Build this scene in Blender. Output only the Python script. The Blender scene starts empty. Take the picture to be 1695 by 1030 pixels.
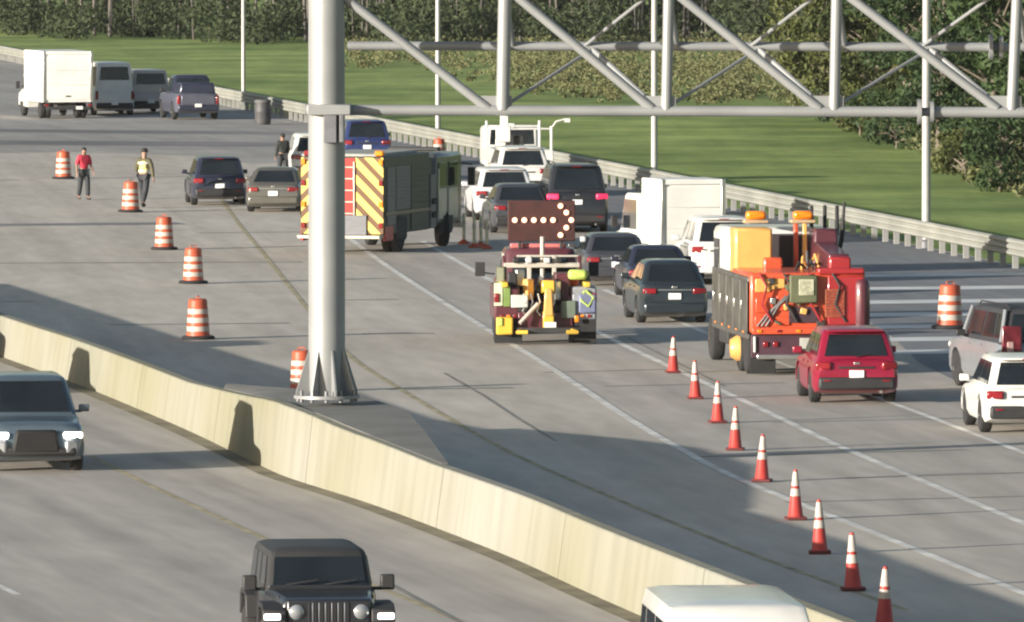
import bpy, bmesh, math, random
from mathutils import Vector, Matrix
R = math.radians
random.seed(7)
scene = bpy.context.scene
C = scene.collection

# ------------------------------------------------------------------ camera, sky, sun, exposure
F_PX, PW, PH, CAM_H, HORIZON = 17000.0, 1695.0, 1030.0, 11.36, -220.0
PITCH = math.atan((PH / 2 - HORIZON) / F_PX)
cam_d = bpy.data.cameras.new('camera')
cam_d.sensor_width = 36.0
cam_d.lens = F_PX / PW * 36.0
cam_d.clip_start, cam_d.clip_end = 1.0, 6000.0
cam = bpy.data.objects.new('camera', cam_d)
C.objects.link(cam)
cam.location = (0, 0, CAM_H)
cam.rotation_euler = (R(90) - PITCH, 0, 0)
scene.camera = cam

SUN_EL, SUN_BEHIND = 9.0, 35.0          # sun low on the left, a little behind the camera
sun_dir = Vector((-math.cos(R(SUN_BEHIND)) * math.cos(R(SUN_EL)), -math.sin(R(SUN_BEHIND)) * math.cos(R(SUN_EL)), math.sin(R(SUN_EL))))
world = bpy.data.worlds.new('World')
scene.world = world
world.use_nodes = True
wn = world.node_tree
wn.nodes.clear()
w_out = wn.nodes.new('ShaderNodeOutputWorld')
w_bg = wn.nodes.new('ShaderNodeBackground')
w_sky = wn.nodes.new('ShaderNodeTexSky')
w_sky.sky_type = 'NISHITA'
w_sky.sun_disc = False
w_sky.sun_elevation = R(SUN_EL)
w_sky.sun_rotation = math.atan2(sun_dir.x, sun_dir.y)
w_sky.air_density, w_sky.dust_density, w_sky.ozone_density = 1.0, 1.5, 1.0
wn.links.new(w_sky.outputs[0], w_bg.inputs[0])
wn.links.new(w_bg.outputs[0], w_out.inputs[0])
w_bg.inputs[1].default_value = 0.08
sun_l = bpy.data.lights.new('sun', 'SUN')
sun_l.energy = 4.8
sun_l.angle = R(0.6)
sun_l.color = (1.0, 0.93, 0.82)
sun_o = bpy.data.objects.new('sun', sun_l)
C.objects.link(sun_o)
sun_o.rotation_euler = sun_dir.to_track_quat('Z', 'Y').to_euler()
scene.view_settings.view_transform = 'Standard'
scene.view_settings.look = 'None'
scene.view_settings.exposure = 1.06
scene.view_settings.gamma = 1.0
scene.cycles.use_denoising = True
scene.cycles.max_bounces = 5
scene.cycles.filter_width = 2.2

# ------------------------------------------------------------------ helpers
def at(px, py, z=0.0):
    """world point on the plane of height z that the photograph's pixel shows"""
    u, v = (px - PW / 2) / F_PX, (PH / 2 - py) / F_PX
    d = Vector((u, math.cos(PITCH) + v * math.sin(PITCH), -math.sin(PITCH) + v * math.cos(PITCH)))
    k = (z - CAM_H) / d.z
    return Vector((d.x * k, d.y * k, z))

def at_depth(px, py, Y):
    u, v = (px - PW / 2) / F_PX, (PH / 2 - py) / F_PX
    d = Vector((u, math.cos(PITCH) + v * math.sin(PITCH), -math.sin(PITCH) + v * math.cos(PITCH)))
    k = Y / d.y
    return Vector((d.x * k, Y, CAM_H + d.z * k))

MATS = {}
def mat(name, col, rough=0.6, metal=0.0, coat=0.0, var=0.12, scale=3.0, bump=0.0, bscale=40.0, emit=0.0, spec=0.5, stretch=None, detail=4.0):
    if name in MATS:
        return MATS[name]
    m = bpy.data.materials.new(name)
    m.use_nodes = True
    nt = m.node_tree
    b = nt.nodes['Principled BSDF']
    b.inputs['Roughness'].default_value = rough
    b.inputs['Metallic'].default_value = metal
    b.inputs['Coat Weight'].default_value = coat
    b.inputs['Coat Roughness'].default_value = 0.12
    b.inputs['Specular IOR Level'].default_value = spec
    tc = nt.nodes.new('ShaderNodeTexCoord')
    mp = nt.nodes.new('ShaderNodeMapping')
    mp.inputs['Scale'].default_value = stretch or (1, 1, 1)
    nt.links.new(tc.outputs['Object'], mp.inputs[0])
    nz = nt.nodes.new('ShaderNodeTexNoise')
    nz.inputs['Scale'].default_value = scale
    nz.inputs['Detail'].default_value = detail
    nt.links.new(mp.outputs[0], nz.inputs['Vector'])
    mr = nt.nodes.new('ShaderNodeMapRange')
    mr.inputs['From Min'].default_value, mr.inputs['From Max'].default_value = 0.3, 0.7
    mr.inputs['To Min'].default_value, mr.inputs['To Max'].default_value = 1 - var, 1 + var
    nt.links.new(nz.outputs[0], mr.inputs[0])
    vm = nt.nodes.new('ShaderNodeVectorMath')
    vm.operation = 'SCALE'
    vm.inputs[0].default_value = col[:3]
    nt.links.new(mr.outputs[0], vm.inputs['Scale'])
    nt.links.new(vm.outputs[0], b.inputs['Base Color'])
    if emit:
        nt.links.new(vm.outputs[0], b.inputs['Emission Color'])
        b.inputs['Emission Strength'].default_value = emit
    if bump:
        n2 = nt.nodes.new('ShaderNodeTexNoise')
        n2.inputs['Scale'].default_value = bscale
        n2.inputs['Detail'].default_value = 3
        nt.links.new(tc.outputs['Object'], n2.inputs['Vector'])
        bp = nt.nodes.new('ShaderNodeBump')
        bp.inputs['Strength'].default_value = bump
        bp.inputs['Distance'].default_value = 0.1
        nt.links.new(n2.outputs[0], bp.inputs['Height'])
        nt.links.new(bp.outputs[0], b.inputs['Normal'])
    MATS[name] = m
    return m

def paint(name, col, metal=0.15, rough=0.34):
    return mat(name, col, rough, metal, 0.55, 0.07, 2.5)

glass = mat('dark_glass', (0.012, 0.016, 0.02), 0.08, 0, 0, 0.3, 1.2, spec=0.6)
rubber = mat('rubber', (0.018, 0.018, 0.019), 0.85, var=0.25)
black = mat('black_plastic', (0.022, 0.022, 0.024), 0.6, var=0.2)
chrome = mat('bright_metal', (0.62, 0.62, 0.6), 0.28, 0.9, var=0.1)
alloy = mat('alloy_rim', (0.38, 0.38, 0.38), 0.35, 0.7, var=0.1)
steel_rim = mat('dull_rim', (0.16, 0.16, 0.16), 0.5, 0.5)
white_plate = mat('plate_white', (0.72, 0.73, 0.72), 0.5)
tail_red = mat('tail_lens', (0.20, 0.010, 0.016), 0.2, coat=0.5)
tail_lit = mat('tail_lens_lit', (0.8, 0.03, 0.10), 0.3, emit=0.45)
lamp_clear = mat('lamp_lens', (0.7, 0.72, 0.74), 0.1, 0.3, 0.6)
lamp_lit = mat('lamp_lit', (1.0, 0.97, 0.92), 0.3, emit=1.6, var=0.02)
amber = mat('amber_lens', (0.8, 0.22, 0.01), 0.25, coat=0.5)

class MB:
    def __init__(s):
        s.v, s.f = [], []
    def add(s, vs, fs):
        o = len(s.v)
        s.v += [tuple(p) for p in vs]
        s.f += [tuple(i + o for i in f) for f in fs]
        return s
    def box(s, c, d, rz=0.0, rx=0.0, ry=0.0, taper=(1, 1)):
        x, y, z = d[0] / 2, d[1] / 2, d[2] / 2
        tx, ty = taper
        vs = [Vector(p) for p in ((-x, -y, -z), (x, -y, -z), (x, y, -z), (-x, y, -z), (-x * tx, -y * ty, z), (x * tx, -y * ty, z), (x * tx, y * ty, z), (-x * tx, y * ty, z))]
        if rz or rx or ry:
            M = Matrix.Rotation(rz, 3, 'Z') @ Matrix.Rotation(ry, 3, 'Y') @ Matrix.Rotation(rx, 3, 'X')
            vs = [M @ p for p in vs]
        c = Vector(c)
        return s.add([p + c for p in vs], [(0, 3, 2, 1), (4, 5, 6, 7), (0, 1, 5, 4), (1, 2, 6, 5), (2, 3, 7, 6), (3, 0, 4, 7)])
    def poly(s, pts):
        return s.add(pts, [tuple(range(len(pts)))])
    def prism(s, prof, x0, x1):
        """profile of (y, z) points, counter-clockwise seen from +X, swept from x0 to x1"""
        n = len(prof)
        vs = [(x0, y, z) for y, z in prof] + [(x1, y, z) for y, z in prof]
        fs = [tuple(reversed(range(n))), tuple(range(n, 2 * n))]
        fs += [(i, (i + 1) % n, n + (i + 1) % n, n + i) for i in range(n)]
        return s.add(vs, fs)
    def loft(s, rings, cap=True, close=True):
        n = len(rings[0])
        vs = [p for r in rings for p in r]
        fs = []
        for k in range(len(rings) - 1):
            for i in range(n if close else n - 1):
                j = (i + 1) % n
                fs.append((k * n + i, k * n + j, (k + 1) * n + j, (k + 1) * n + i))
        if cap:
            fs.append(tuple(reversed(range(n))))
            fs.append(tuple(range((len(rings) - 1) * n, len(rings) * n)))
        return s.add(vs, fs)
    def tube(s, p0, p1, r0, r1=None, n=10):
        p0, p1 = Vector(p0), Vector(p1)
        r1 = r0 if r1 is None else r1
        q = (p1 - p0).to_track_quat('Z', 'Y')
        rings = []
        for p, r in ((p0, r0), (p1, r1)):
            rings.append([p + q @ Vector((r * math.cos(2 * math.pi * i / n), r * math.sin(2 * math.pi * i / n), 0)) for i in range(n)])
        return s.loft(rings)
    def path(s, pts, rads, n=8):
        pts = [Vector(p) for p in pts]
        rings = []
        for k, p in enumerate(pts):
            d = pts[min(k + 1, len(pts) - 1)] - pts[max(k - 1, 0)]
            q = d.to_track_quat('Z', 'Y')
            rings.append([p + q @ Vector((rads[k] * math.cos(2 * math.pi * i / n), rads[k] * math.sin(2 * math.pi * i / n), 0)) for i in range(n)])
        return s.loft(rings)
    def lathe(s, prof, n=20, c=(0, 0, 0), axis='Z', cap=True):
        rings = []
        for r, z in prof:
            ring = []
            for i in range(n):
                a = 2 * math.pi * i / n
                x, y = r * math.cos(a), r * math.sin(a)
                p = (x, y, z) if axis == 'Z' else ((z, x, y) if axis == 'X' else (y, z, x))
                ring.append((p[0] + c[0], p[1] + c[1], p[2] + c[2]))
            rings.append(ring)
        return s.loft(rings, cap)
    def ball(s, c, r, n=10, m=7):
        r = r if isinstance(r, (tuple, list)) else (r, r, r)
        rings = []
        for k in range(m + 1):
            t = -math.pi / 2 + math.pi * (k + 0.02) / (m + 0.04)
            rings.append([(c[0] + r[0] * math.cos(t) * math.cos(2 * math.pi * i / n), c[1] + r[1] * math.cos(t) * math.sin(2 * math.pi * i / n), c[2] + r[2] * math.sin(t)) for i in range(n)])
        return s.loft(rings)
    def mesh(s, name, m, smooth=35.0):
        me = bpy.data.meshes.new(name)
        me.from_pydata(s.v, [], s.f)
        me.validate()
        bm = bmesh.new()
        bm.from_mesh(me)
        bmesh.ops.recalc_face_normals(bm, faces=bm.faces)
        if bm.verts and max(v.co.z for v in bm.verts) - min(v.co.z for v in bm.verts) < 1e-6:
            bmesh.ops.reverse_faces(bm, faces=[f for f in bm.faces if f.normal.z < 0])
        bm.to_mesh(me)
        bm.free()
        if smooth:
            me.shade_smooth()
            me.set_sharp_from_angle(angle=R(smooth))
        if m:
            me.materials.append(m)
        return me
    def build(s, name, m, parent=None, bevel=0.0, smooth=35.0, seg=2):
        o = bpy.data.objects.new(name, s.mesh(name, m, smooth))
        C.objects.link(o)
        if parent:
            o.parent = parent
        if bevel:
            b = o.modifiers.new('bevel', 'BEVEL')
            b.width, b.segments, b.limit_method, b.angle_limit = bevel, seg, 'ANGLE', R(40)
        return o

def tag(o, label=None, cat=None, group=None, kind=None):
    if label: o['label'] = label
    if cat: o['category'] = cat
    if group: o['group'] = group
    if kind: o['kind'] = kind
    return o

def thing(name, label, cat, loc=(0, 0, 0), heading=0.0, group=None):
    o = bpy.data.objects.new(name, None)
    C.objects.link(o)
    o.empty_display_size = 0.2
    o.location = loc
    o.rotation_euler = (0, 0, -R(heading))
    return tag(o, label, cat, group)

def stand(o, px, py, heading, off):
    """put the local ground point (0, off) of o on the ground the photo shows at px, py"""
    g = at(px, py)
    h = R(heading)
    o.location = (g.x - off * math.sin(h), g.y - off * math.cos(h), 0)
    o.rotation_euler = (0, 0, -h)

def dup(root, label, group=None):
    r = root.copy(); C.objects.link(r)
    r['label'] = label
    if group: r['group'] = group
    for ch in list(root.children):
        c = ch.copy(); C.objects.link(c); c.parent = r
        for g in list(ch.children):
            d = g.copy(); C.objects.link(d); d.parent = c
    return r

# ------------------------------------------------------------------ ground, road, markings
def ground_material():
    m = bpy.data.materials.new('mown_grass')
    m.use_nodes = True
    nt = m.node_tree
    b = nt.nodes['Principled BSDF']
    b.inputs['Roughness'].default_value = 0.9
    b.inputs['Specular IOR Level'].default_value = 0.15
    tc = nt.nodes.new('ShaderNodeTexCoord')
    n1 = nt.nodes.new('ShaderNodeTexNoise'); n1.inputs['Scale'].default_value = 0.10; n1.inputs['Detail'].default_value = 8; n1.inputs['Roughness'].default_value = 0.62
    n2 = nt.nodes.new('ShaderNodeTexNoise'); n2.inputs['Scale'].default_value = 0.5; n2.inputs['Detail'].default_value = 8; n2.inputs['Roughness'].default_value = 0.72
    mpg = nt.nodes.new('ShaderNodeMapping'); mpg.inputs['Scale'].default_value = (1, 0.12, 1)
    nt.links.new(tc.outputs['Object'], n1.inputs['Vector'])
    nt.links.new(tc.outputs['Object'], mpg.inputs[0]); nt.links.new(mpg.outputs[0], n2.inputs['Vector'])
    r1 = nt.nodes.new('ShaderNodeValToRGB')
    r1.color_ramp.elements[0].position, r1.color_ramp.elements[0].color = 0.36, (0.135, 0.20, 0.05, 1)
    r1.color_ramp.elements[1].position, r1.color_ramp.elements[1].color = 0.66, (0.32, 0.39, 0.12, 1)
    nt.links.new(n1.outputs[0], r1.inputs[0])
    mr = nt.nodes.new('ShaderNodeMapRange')
    mr.inputs['From Min'].default_value, mr.inputs['From Max'].default_value = 0.3, 0.7
    mr.inputs['To Min'].default_value, mr.inputs['To Max'].default_value = 0.80, 1.2
    nt.links.new(n2.outputs[0], mr.inputs[0])
    vm = nt.nodes.new('ShaderNodeVectorMath'); vm.operation = 'SCALE'
    nt.links.new(r1.outputs[0], vm.inputs[0]); nt.links.new(mr.outputs[0], vm.inputs['Scale'])
    nt.links.new(vm.outputs[0], b.inputs['Base Color'])
    return m

def pavement(name, col, var, streak_angle, streak=0.10):
    """concrete or asphalt: broad stains, streaks along the driving direction, fine grain"""
    m = bpy.data.materials.new(name)
    m.use_nodes = True
    nt = m.node_tree
    b = nt.nodes['Principled BSDF']
    b.inputs['Roughness'].default_value = 0.85
    b.inputs['Specular IOR Level'].default_value = 0.25
    tc = nt.nodes.new('ShaderNodeTexCoord')
    def noise(scale, rng, sc=(1, 1, 1), rot=0.0, det=5):
        mp = nt.nodes.new('ShaderNodeMapping')
        mp.vector_type = 'TEXTURE'
        mp.inputs['Scale'].default_value = sc
        mp.inputs['Rotation'].default_value = (0, 0, rot)
        nt.links.new(tc.outputs['Object'], mp.inputs[0])
        n = nt.nodes.new('ShaderNodeTexNoise')
        n.inputs['Scale'].default_value = scale; n.inputs['Detail'].default_value = det
        nt.links.new(mp.outputs[0], n.inputs['Vector'])
        r = nt.nodes.new('ShaderNodeMapRange')
        r.inputs['From Min'].default_value, r.inputs['From Max'].default_value = 0.3, 0.7
        r.inputs['To Min'].default_value, r.inputs['To Max'].default_value = 1 - rng, 1 + rng
        nt.links.new(n.outputs[0], r.inputs[0])
        return r.outputs[0]
    a = noise(0.08, var)
    s_ = noise(0.8, streak, (1, 60, 1), streak_angle, 3)
    g = noise(2.2, 0.10, (1, 8, 1), streak_angle)
    m1 = nt.nodes.new('ShaderNodeMath'); m1.operation = 'MULTIPLY'
    m2 = nt.nodes.new('ShaderNodeMath'); m2.operation = 'MULTIPLY'
    nt.links.new(a, m1.inputs[0]); nt.links.new(s_, m1.inputs[1])
    nt.links.new(m1.outputs[0], m2.inputs[0]); nt.links.new(g, m2.inputs[1])
    vm = nt.nodes.new('ShaderNodeVectorMath'); vm.operation = 'SCALE'
    vm.inputs[0].default_value = col
    nt.links.new(m2.outputs[0], vm.inputs['Scale'])
    nt.links.new(vm.outputs[0], b.inputs['Base Color'])
    return m

GR_A, GR_B = at(1695, 449), at(370, 176)          # foot of the guardrail
GR_D = (GR_B - GR_A).normalized()
GR_N = Vector((GR_D.y, -GR_D.x, 0))               # towards the grass
def on_rail(Y, off=0.0):
    p = GR_A + GR_D * ((Y - GR_A.y) / GR_D.y) + GR_N * off
    return Vector((p.x, p.y, 0))

g = MB(); g.poly([(-600, -40, -0.08), (600, -40, -0.08), (600, 1600, -0.08), (-600, 1600, -0.08)])
tag(g.build('ground', ground_material(), smooth=0), kind='structure')

conc = pavement('road_concrete', (0.50, 0.455, 0.395), 0.10, R(5))
conc_r = pavement('lane_concrete', (0.42, 0.385, 0.345), 0.08, R(5), 0.13)
asph = pavement('shoulder_asphalt', (0.19, 0.195, 0.21), 0.10, R(7), 0.10)
near_c = pavement('opposite_concrete', (0.41, 0.38, 0.345), 0.08, R(9.8), 0.20)

def sheet(name, pts, m, z):
    s = MB(); s.poly([(p[0], p[1], z) for p in pts])
    return tag(s.build(name, m, smooth=0), kind='structure')

# edge of the right-hand shoulder, lane line polylines read off the photo
def poly_world(pts): return [at(*p) for p in pts]
LINE_A = poly_world([(560, 380), (640, 440), (760, 517), (900, 602), (1050, 699), (1131, 746), (1215, 790), (1410, 868), (1550, 924), (1700, 985), (1900, 1065)])
LINE_B = poly_world([(700, 400), (860, 490), (985, 548), (1050, 580), (1240, 668), (1392, 740), (1550, 806), (1700, 869), (1900, 950)])
LINE_C = poly_world([(1000, 480), (1250, 585), (1497, 675), (1600, 714), (1700, 752), (1900, 830)])
LINE_Y = poly_world([(330, 270), (380, 350), (440, 425), (500, 500), (550, 560), (590, 598), (650, 637), (730, 685), (800, 725), (900, 775), (1200, 900), (1500, 1010)])
BAR_B = [(-300, 478), (0, 590), (125, 635), (300, 708), (425, 768), (480, 792), (600, 830), (700, 866), (848, 924), (948, 970), (1063, 1021), (1300, 1122), (1600, 1250)]
BAR_H = [(-300, .89), (0, .90), (300, .92), (360, 1.05), (440, 1.28), (490, 1.27), (550, 1.15), (700, 1.03), (848, 1.04), (1700, 1.04)]

road_left = [Vector((-120, 60, 0)), Vector((-120, 1100, 0))]
far_y = 1100
sheet('road', road_left + [on_rail(far_y, 0.6), on_rail(60, 0.6)], conc, 0.0)
# right-hand carriageway lanes, a slightly darker concrete
lanes = LINE_A[::-1][0:1] + []
pr = [Vector((p.x, p.y, 0)) for p in LINE_A]
top = pr[0]
sheet('carriageway', pr[::-1] + [Vector((top.x - 4, top.y + 60, 0)), on_rail(top.y + 60, 0.5), on_rail(pr[-1].y, 0.5)], conc_r, 0.003)
# shoulder: asphalt beside the guardrail
SH = poly_world([(560, 250), (800, 318), (1100, 400), (1320, 470), (1420, 520), (1480, 560), (1520, 600), (1600, 640), (1800, 730)])
sheet('shoulder', [Vector((p.x, p.y, 0)) for p in SH][::-1] + [on_rail(SH[0].y + 40, 0.45), on_rail(SH[-1].y, 0.45)], asph, 0.006)
sheet('far_road', [Vector((p.x, p.y, 0)) for p in poly_world([(-150, 256), (120, 252), (330, 258), (420, 272), (560, 262)])] + [on_rail(at(0, 236).y, 0.3), on_rail(at(0, 60).y, 0.3), Vector((-69, at(0, 60).y, 0))], pavement('far_asphalt', (0.33, 0.315, 0.30), 0.14, R(11), 0.10), 0.0045)

def smooth_line(pts, step):
    """Catmull-Rom through the points, resampled"""
    out = []
    for i in range(len(pts) - 1):
        p0, p1, p2, p3 = pts[max(i - 1, 0)], pts[i], pts[i + 1], pts[min(i + 2, len(pts) - 1)]
        n = max(2, int((p2 - p1).length / step))
        for k in range(n):
            t = k / n
            out.append(0.5 * ((2 * p1) + (p2 - p0) * t + (2 * p0 - 5 * p1 + 4 * p2 - p3) * t * t + (3 * p1 - p0 - 3 * p2 + p3) * t ** 3))
    out.append(pts[-1])
    return out
def strip(line, w, z, mb, curve=False):
    """one mitred ribbon along the line"""
    if curve: line = smooth_line(line, 3.0)
    vs = []
    for k, p in enumerate(line):
        d = line[min(k + 1, len(line) - 1)] - line[max(k - 1, 0)]
        d.z = 0; d.normalize()
        n = Vector((d.y, -d.x, 0)) * (w / 2)
        vs += [(p.x - n.x, p.y - n.y, z), (p.x + n.x, p.y + n.y, z)]
    mb.add(vs, [(2 * k, 2 * k + 1, 2 * k + 3, 2 * k + 2) for k in range(len(line) - 1)])

paint_w = mat('road_paint_white', (0.66, 0.64, 0.60), 0.7, var=0.3, scale=0.9)
paint_y = mat('road_paint_yellow', (0.37, 0.315, 0.19), 0.8, var=0.35, scale=1.2)
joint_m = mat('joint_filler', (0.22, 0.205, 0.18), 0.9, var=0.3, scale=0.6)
s = MB()
strip(LINE_A, 0.19, 0.009, s, True)
strip(LINE_B, 0.19, 0.009, s, True)
strip(LINE_C, 0.17, 0.009, s, True)
tag(s.build('lane_markings', paint_w, smooth=0), kind='structure')
s = MB(); strip(LINE_Y, 0.13, 0.005, s, True)
strip(poly_world([(150, 755), (240, 800), (330, 842), (420, 884), (520, 928), (640, 978), (800, 1045)]), 0.12, 0.006, s, True)
tag(s.build('yellow_edge_line', paint_y, smooth=0), kind='structure')
s = MB(); strip(poly_world([(-60, 942), (30, 985)]), 0.14, 0.006, s)
tag(s.build('dashed_lane_line', paint_w, smooth=0), kind='structure')
# cross stripes painted on the shoulder beside the guardrail
s = MB()
for k, y in enumerate((455, 477, 499, 520, 540, 561, 582)):
    a, b = at(1405 + k * 6, y + 2), at(1720, y)
    b = at(1760, y - 2)
    strip([a, b], 2.0, 0.009, s)
tag(s.build('shoulder_stripes', mat('worn_stripe_paint', (0.60, 0.60, 0.60), 0.8, var=0.18, scale=0.5), smooth=0), kind='structure')
# joints in the slabs
s = MB()
JT = [((-40, 436), (500, 434), 0.5), ((600, 553), (720, 552), 0.4), ((640, 645), (850, 642), 0.5), ((-40, 300), (30, 298), 0.5), ((180, 538), (480, 535), 0.45), ((0, 500), (60, 499), 0.4), ((330, 386), (500, 384), 0.45), ((560, 497), (660, 496), 0.4)]
for p, q, w in JT:
    strip([at(*p), at(*q)], w, 0.0035, s)
for pts in ([(735, 618), (800, 655), (860, 695), (920, 730)], [(1040, 560), (1120, 600), (1200, 640)]):
    strip(poly_world(pts), 0.07, 0.0065, s)
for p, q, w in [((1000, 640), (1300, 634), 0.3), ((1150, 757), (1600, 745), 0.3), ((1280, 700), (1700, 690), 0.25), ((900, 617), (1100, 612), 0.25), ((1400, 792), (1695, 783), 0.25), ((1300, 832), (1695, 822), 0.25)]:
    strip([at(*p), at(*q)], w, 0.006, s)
strip(poly_world([(640, 965), (690, 992), (760, 1030), (900, 1090)]), 0.08, 0.009, s)
tag(s.build('pavement_joints', joint_m, smooth=0), kind='structure')
# dark bands over the far carriageway: shadows painted as strips, plus one bridge joint
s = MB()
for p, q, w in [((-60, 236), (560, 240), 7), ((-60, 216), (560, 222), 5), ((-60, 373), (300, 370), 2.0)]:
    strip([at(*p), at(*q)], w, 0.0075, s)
tag(s.build('shadow_and_joint_bands', pavement('shadow_and_joint_tone', (0.21, 0.205, 0.21), 0.3, R(80), 0.1), smooth=0), kind='structure')

# ------------------------------------------------------------------ concrete barrier between the carriageways
BAR = poly_world(BAR_B)
BAR = smooth_line(BAR, 1.5)

def barrier_material():
    m = bpy.data.materials.new('stained_concrete')
    m.use_nodes = True
    nt = m.node_tree
    b = nt.nodes['Principled BSDF']
    b.inputs['Roughness'].default_value = 0.9
    b.inputs['Specular IOR Level'].default_value = 0.2
    tc = nt.nodes.new('ShaderNodeTexCoord')
    def nz(scale, sc, det=5):
        mp = nt.nodes.new('ShaderNodeMapping'); mp.inputs['Scale'].default_value = sc
        nt.links.new(tc.outputs['Object'], mp.inputs[0])
        n = nt.nodes.new('ShaderNodeTexNoise'); n.inputs['Scale'].default_value = scale; n.inputs['Detail'].default_value = det
        nt.links.new(mp.outputs[0], n.inputs['Vector'])
        return n.outputs[0]
    r = nt.nodes.new('ShaderNodeValToRGB')
    r.color_ramp.elements[0].position, r.color_ramp.elements[0].color = 0.35, (0.225, 0.215, 0.145, 1)
    r.color_ramp.elements[1].position, r.color_ramp.elements[1].color = 0.62, (0.29, 0.286, 0.255, 1)
    nt.links.new(nz(0.12, (1, 0.6, 1), 3), r.inputs[0])
    mr = nt.nodes.new('ShaderNodeMapRange')
    mr.inputs['From Min'].default_value, mr.inputs['From Max'].default_value = 0.32, 0.56
    mr.inputs['To Min'].default_value, mr.inputs['To Max'].default_value = 0.90, 1.02
    nt.links.new(nz(2.2, (1, 0.9, 0.10), 4), mr.inputs[0])
    vm = nt.nodes.new('ShaderNodeVectorMath'); vm.operation = 'SCALE'
    nt.links.new(r.outputs[0], vm.inputs[0]); nt.links.new(mr.outputs[0], vm.inputs['Scale'])
    nt.links.new(vm.outputs[0], b.inputs['Base Color'])
    return m
bar_m = barrier_material()
BH = 1.27
barrier = thing('concrete_barrier', 'long stained concrete barrier wall running between the two carriageways', 'barrier', (0, 0, 0))
def bar_h(p):
    px_ = PW / 2 + p.x / p.y * F_PX
    return keyed_list(BAR_H, px_)
def keyed_list(pts, x):
    if x <= pts[0][0]: return pts[0][1]
    for (a, ha), (b, hb) in zip(pts[:-1], pts[1:]):
        if a <= x <= b: return ha + (hb - ha) * (x - a) / (b - a)
    return pts[-1][1]
def cross(p, d, prof):
    n = Vector((d.y, -d.x, 0))                   # to the right of travel
    if n.x < 0: n = -n
    return [Vector((p.x + n.x * a, p.y + n.y * a, z)) for a, z in prof]
def wall_prof(h): return [(0.0, -0.03), (0.0, 0.06), (0.13, h - 0.02), (0.15, h), (0.36, h), (0.38, h - 0.02), (0.51, 0.06), (0.51, -0.03)]
seg_len, acc, start, segs = 12.0, 0.0, 0, []
for i in range(1, len(BAR)):
    acc += (BAR[i] - BAR[i - 1]).length
    if acc >= seg_len or i == len(BAR) - 1:
        segs.append((start, i)); start, acc = i, 0.0
for a, b in segs:
    rings = []
    idx = list(range(a, b + 1))
    for k in idx:
        d = (BAR[min(k + 1, len(BAR) - 1)] - BAR[max(k - 1, 0)]).normalized()
        p = BAR[k].copy()
        if k == a: p += d * 0.03
        if k == b: p -= d * 0.03
        rings.append(cross(p, d, wall_prof(bar_h(p))))
    mb = MB(); mb.loft(rings)
    mb.build('barrier_segment', bar_m, barrier, smooth=20)
sheet('opposite_road', [Vector((p.x + 0.1, p.y, 0)) for p in BAR] + [Vector((-60, BAR[-1].y, 0)), Vector((-60, BAR[0].y, 0))], near_c, 0.002)
# pedestal that carries the gantry column: the wall widens towards the far carriageway
COL = at(541, 662, 1.36)
def bar_at(Y):
    for i in range(len(BAR) - 1):
        if (BAR[i].y - Y) * (BAR[i + 1].y - Y) <= 0:
            t = (Y - BAR[i].y) / (BAR[i + 1].y - BAR[i].y)
            return BAR[i].lerp(BAR[i + 1], t), (BAR[i + 1] - BAR[i]).normalized()
rings = []
for dy, wd in ((11, 0.08), (6.5, 1.3), (3.0, 1.75), (-3.0, 1.7), (-8.0, 1.0), (-15.0, 0.10)):
    p, d = bar_at(COL.y + dy)
    rings.append(cross(p, d, [(0.34, -0.03), (0.34, bar_h(p) + 0.006), (0.34 + wd * 0.3, max(bar_h(p), 1.30 - 0.02 * abs(dy)) + 0.012), (0.34 + wd, max(bar_h(p), 1.32 - 0.02 * abs(dy)) + 0.012), (0.34 + wd + 0.02, -0.03)]))
mb = MB(); mb.loft(rings)
mb.build('column_pedestal', mat('pedestal_concrete', (0.145, 0.145, 0.14), 0.9, var=0.2, scale=0.8), barrier, smooth=20)
# dirt gathered along the foot of the barrier
s = MB(); strip([Vector((p.x - 0.16, p.y, 0)) for p in BAR], 0.42, 0.004, s)
tag(s.build('gutter_dirt', mat('gutter_dirt', (0.17, 0.15, 0.10), 0.95, var=0.4, scale=0.7), smooth=0), kind='structure')

# ------------------------------------------------------------------ overhead gantry
galv = mat('galvanised_steel', (0.27, 0.28, 0.285), 0.5, 0.25, var=0.10, scale=0.9)
galv_d = mat('weathered_steel_plate', (0.16, 0.165, 0.18), 0.6, 0.3, var=0.2)
gantry = thing('sign_gantry', 'big grey steel overhead gantry with a thick round column and a pipe truss spanning right', 'gantry', (COL.x, COL.y, 0))
GX, GY = COL.x, COL.y
def gl(px, py, dy=0.0):
    p = at_depth(px, py, GY + dy)
    return Vector((p.x - GX, dy, p.z))
mb = MB(); mb.lathe([(0.345, 1.44), (0.345, 6.0), (0.335, 11.2)], 40)
mb.build('column', galv, gantry)
mb = MB(); mb.lathe([(0.62, 1.39), (0.62, 1.45)], 32)
mb.build('base_plate', galv, gantry)
for k in range(8):
    a = 2 * math.pi * (k + 0.4) / 8
    mb = MB()
    c, s_ = math.cos(a), math.sin(a)
    pr_ = [(0.335, 1.45), (0.60, 1.45), (0.60, 1.53), (0.35, 2.31), (0.335, 2.31)]
    t = (-s_ * 0.016, c * 0.016)
    vs = [(r * c + t[0], r * s_ + t[1], z) for r, z in pr_] + [(r * c - t[0], r * s_ - t[1], z) for r, z in pr_]
    mb.add(vs, [(0, 1, 2, 3, 4), (9, 8, 7, 6, 5)] + [(i, (i + 1) % 5, 5 + (i + 1) % 5, 5 + i) for i in range(5)])
    mb.build('gusset', galv, gantry, smooth=0)
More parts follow.
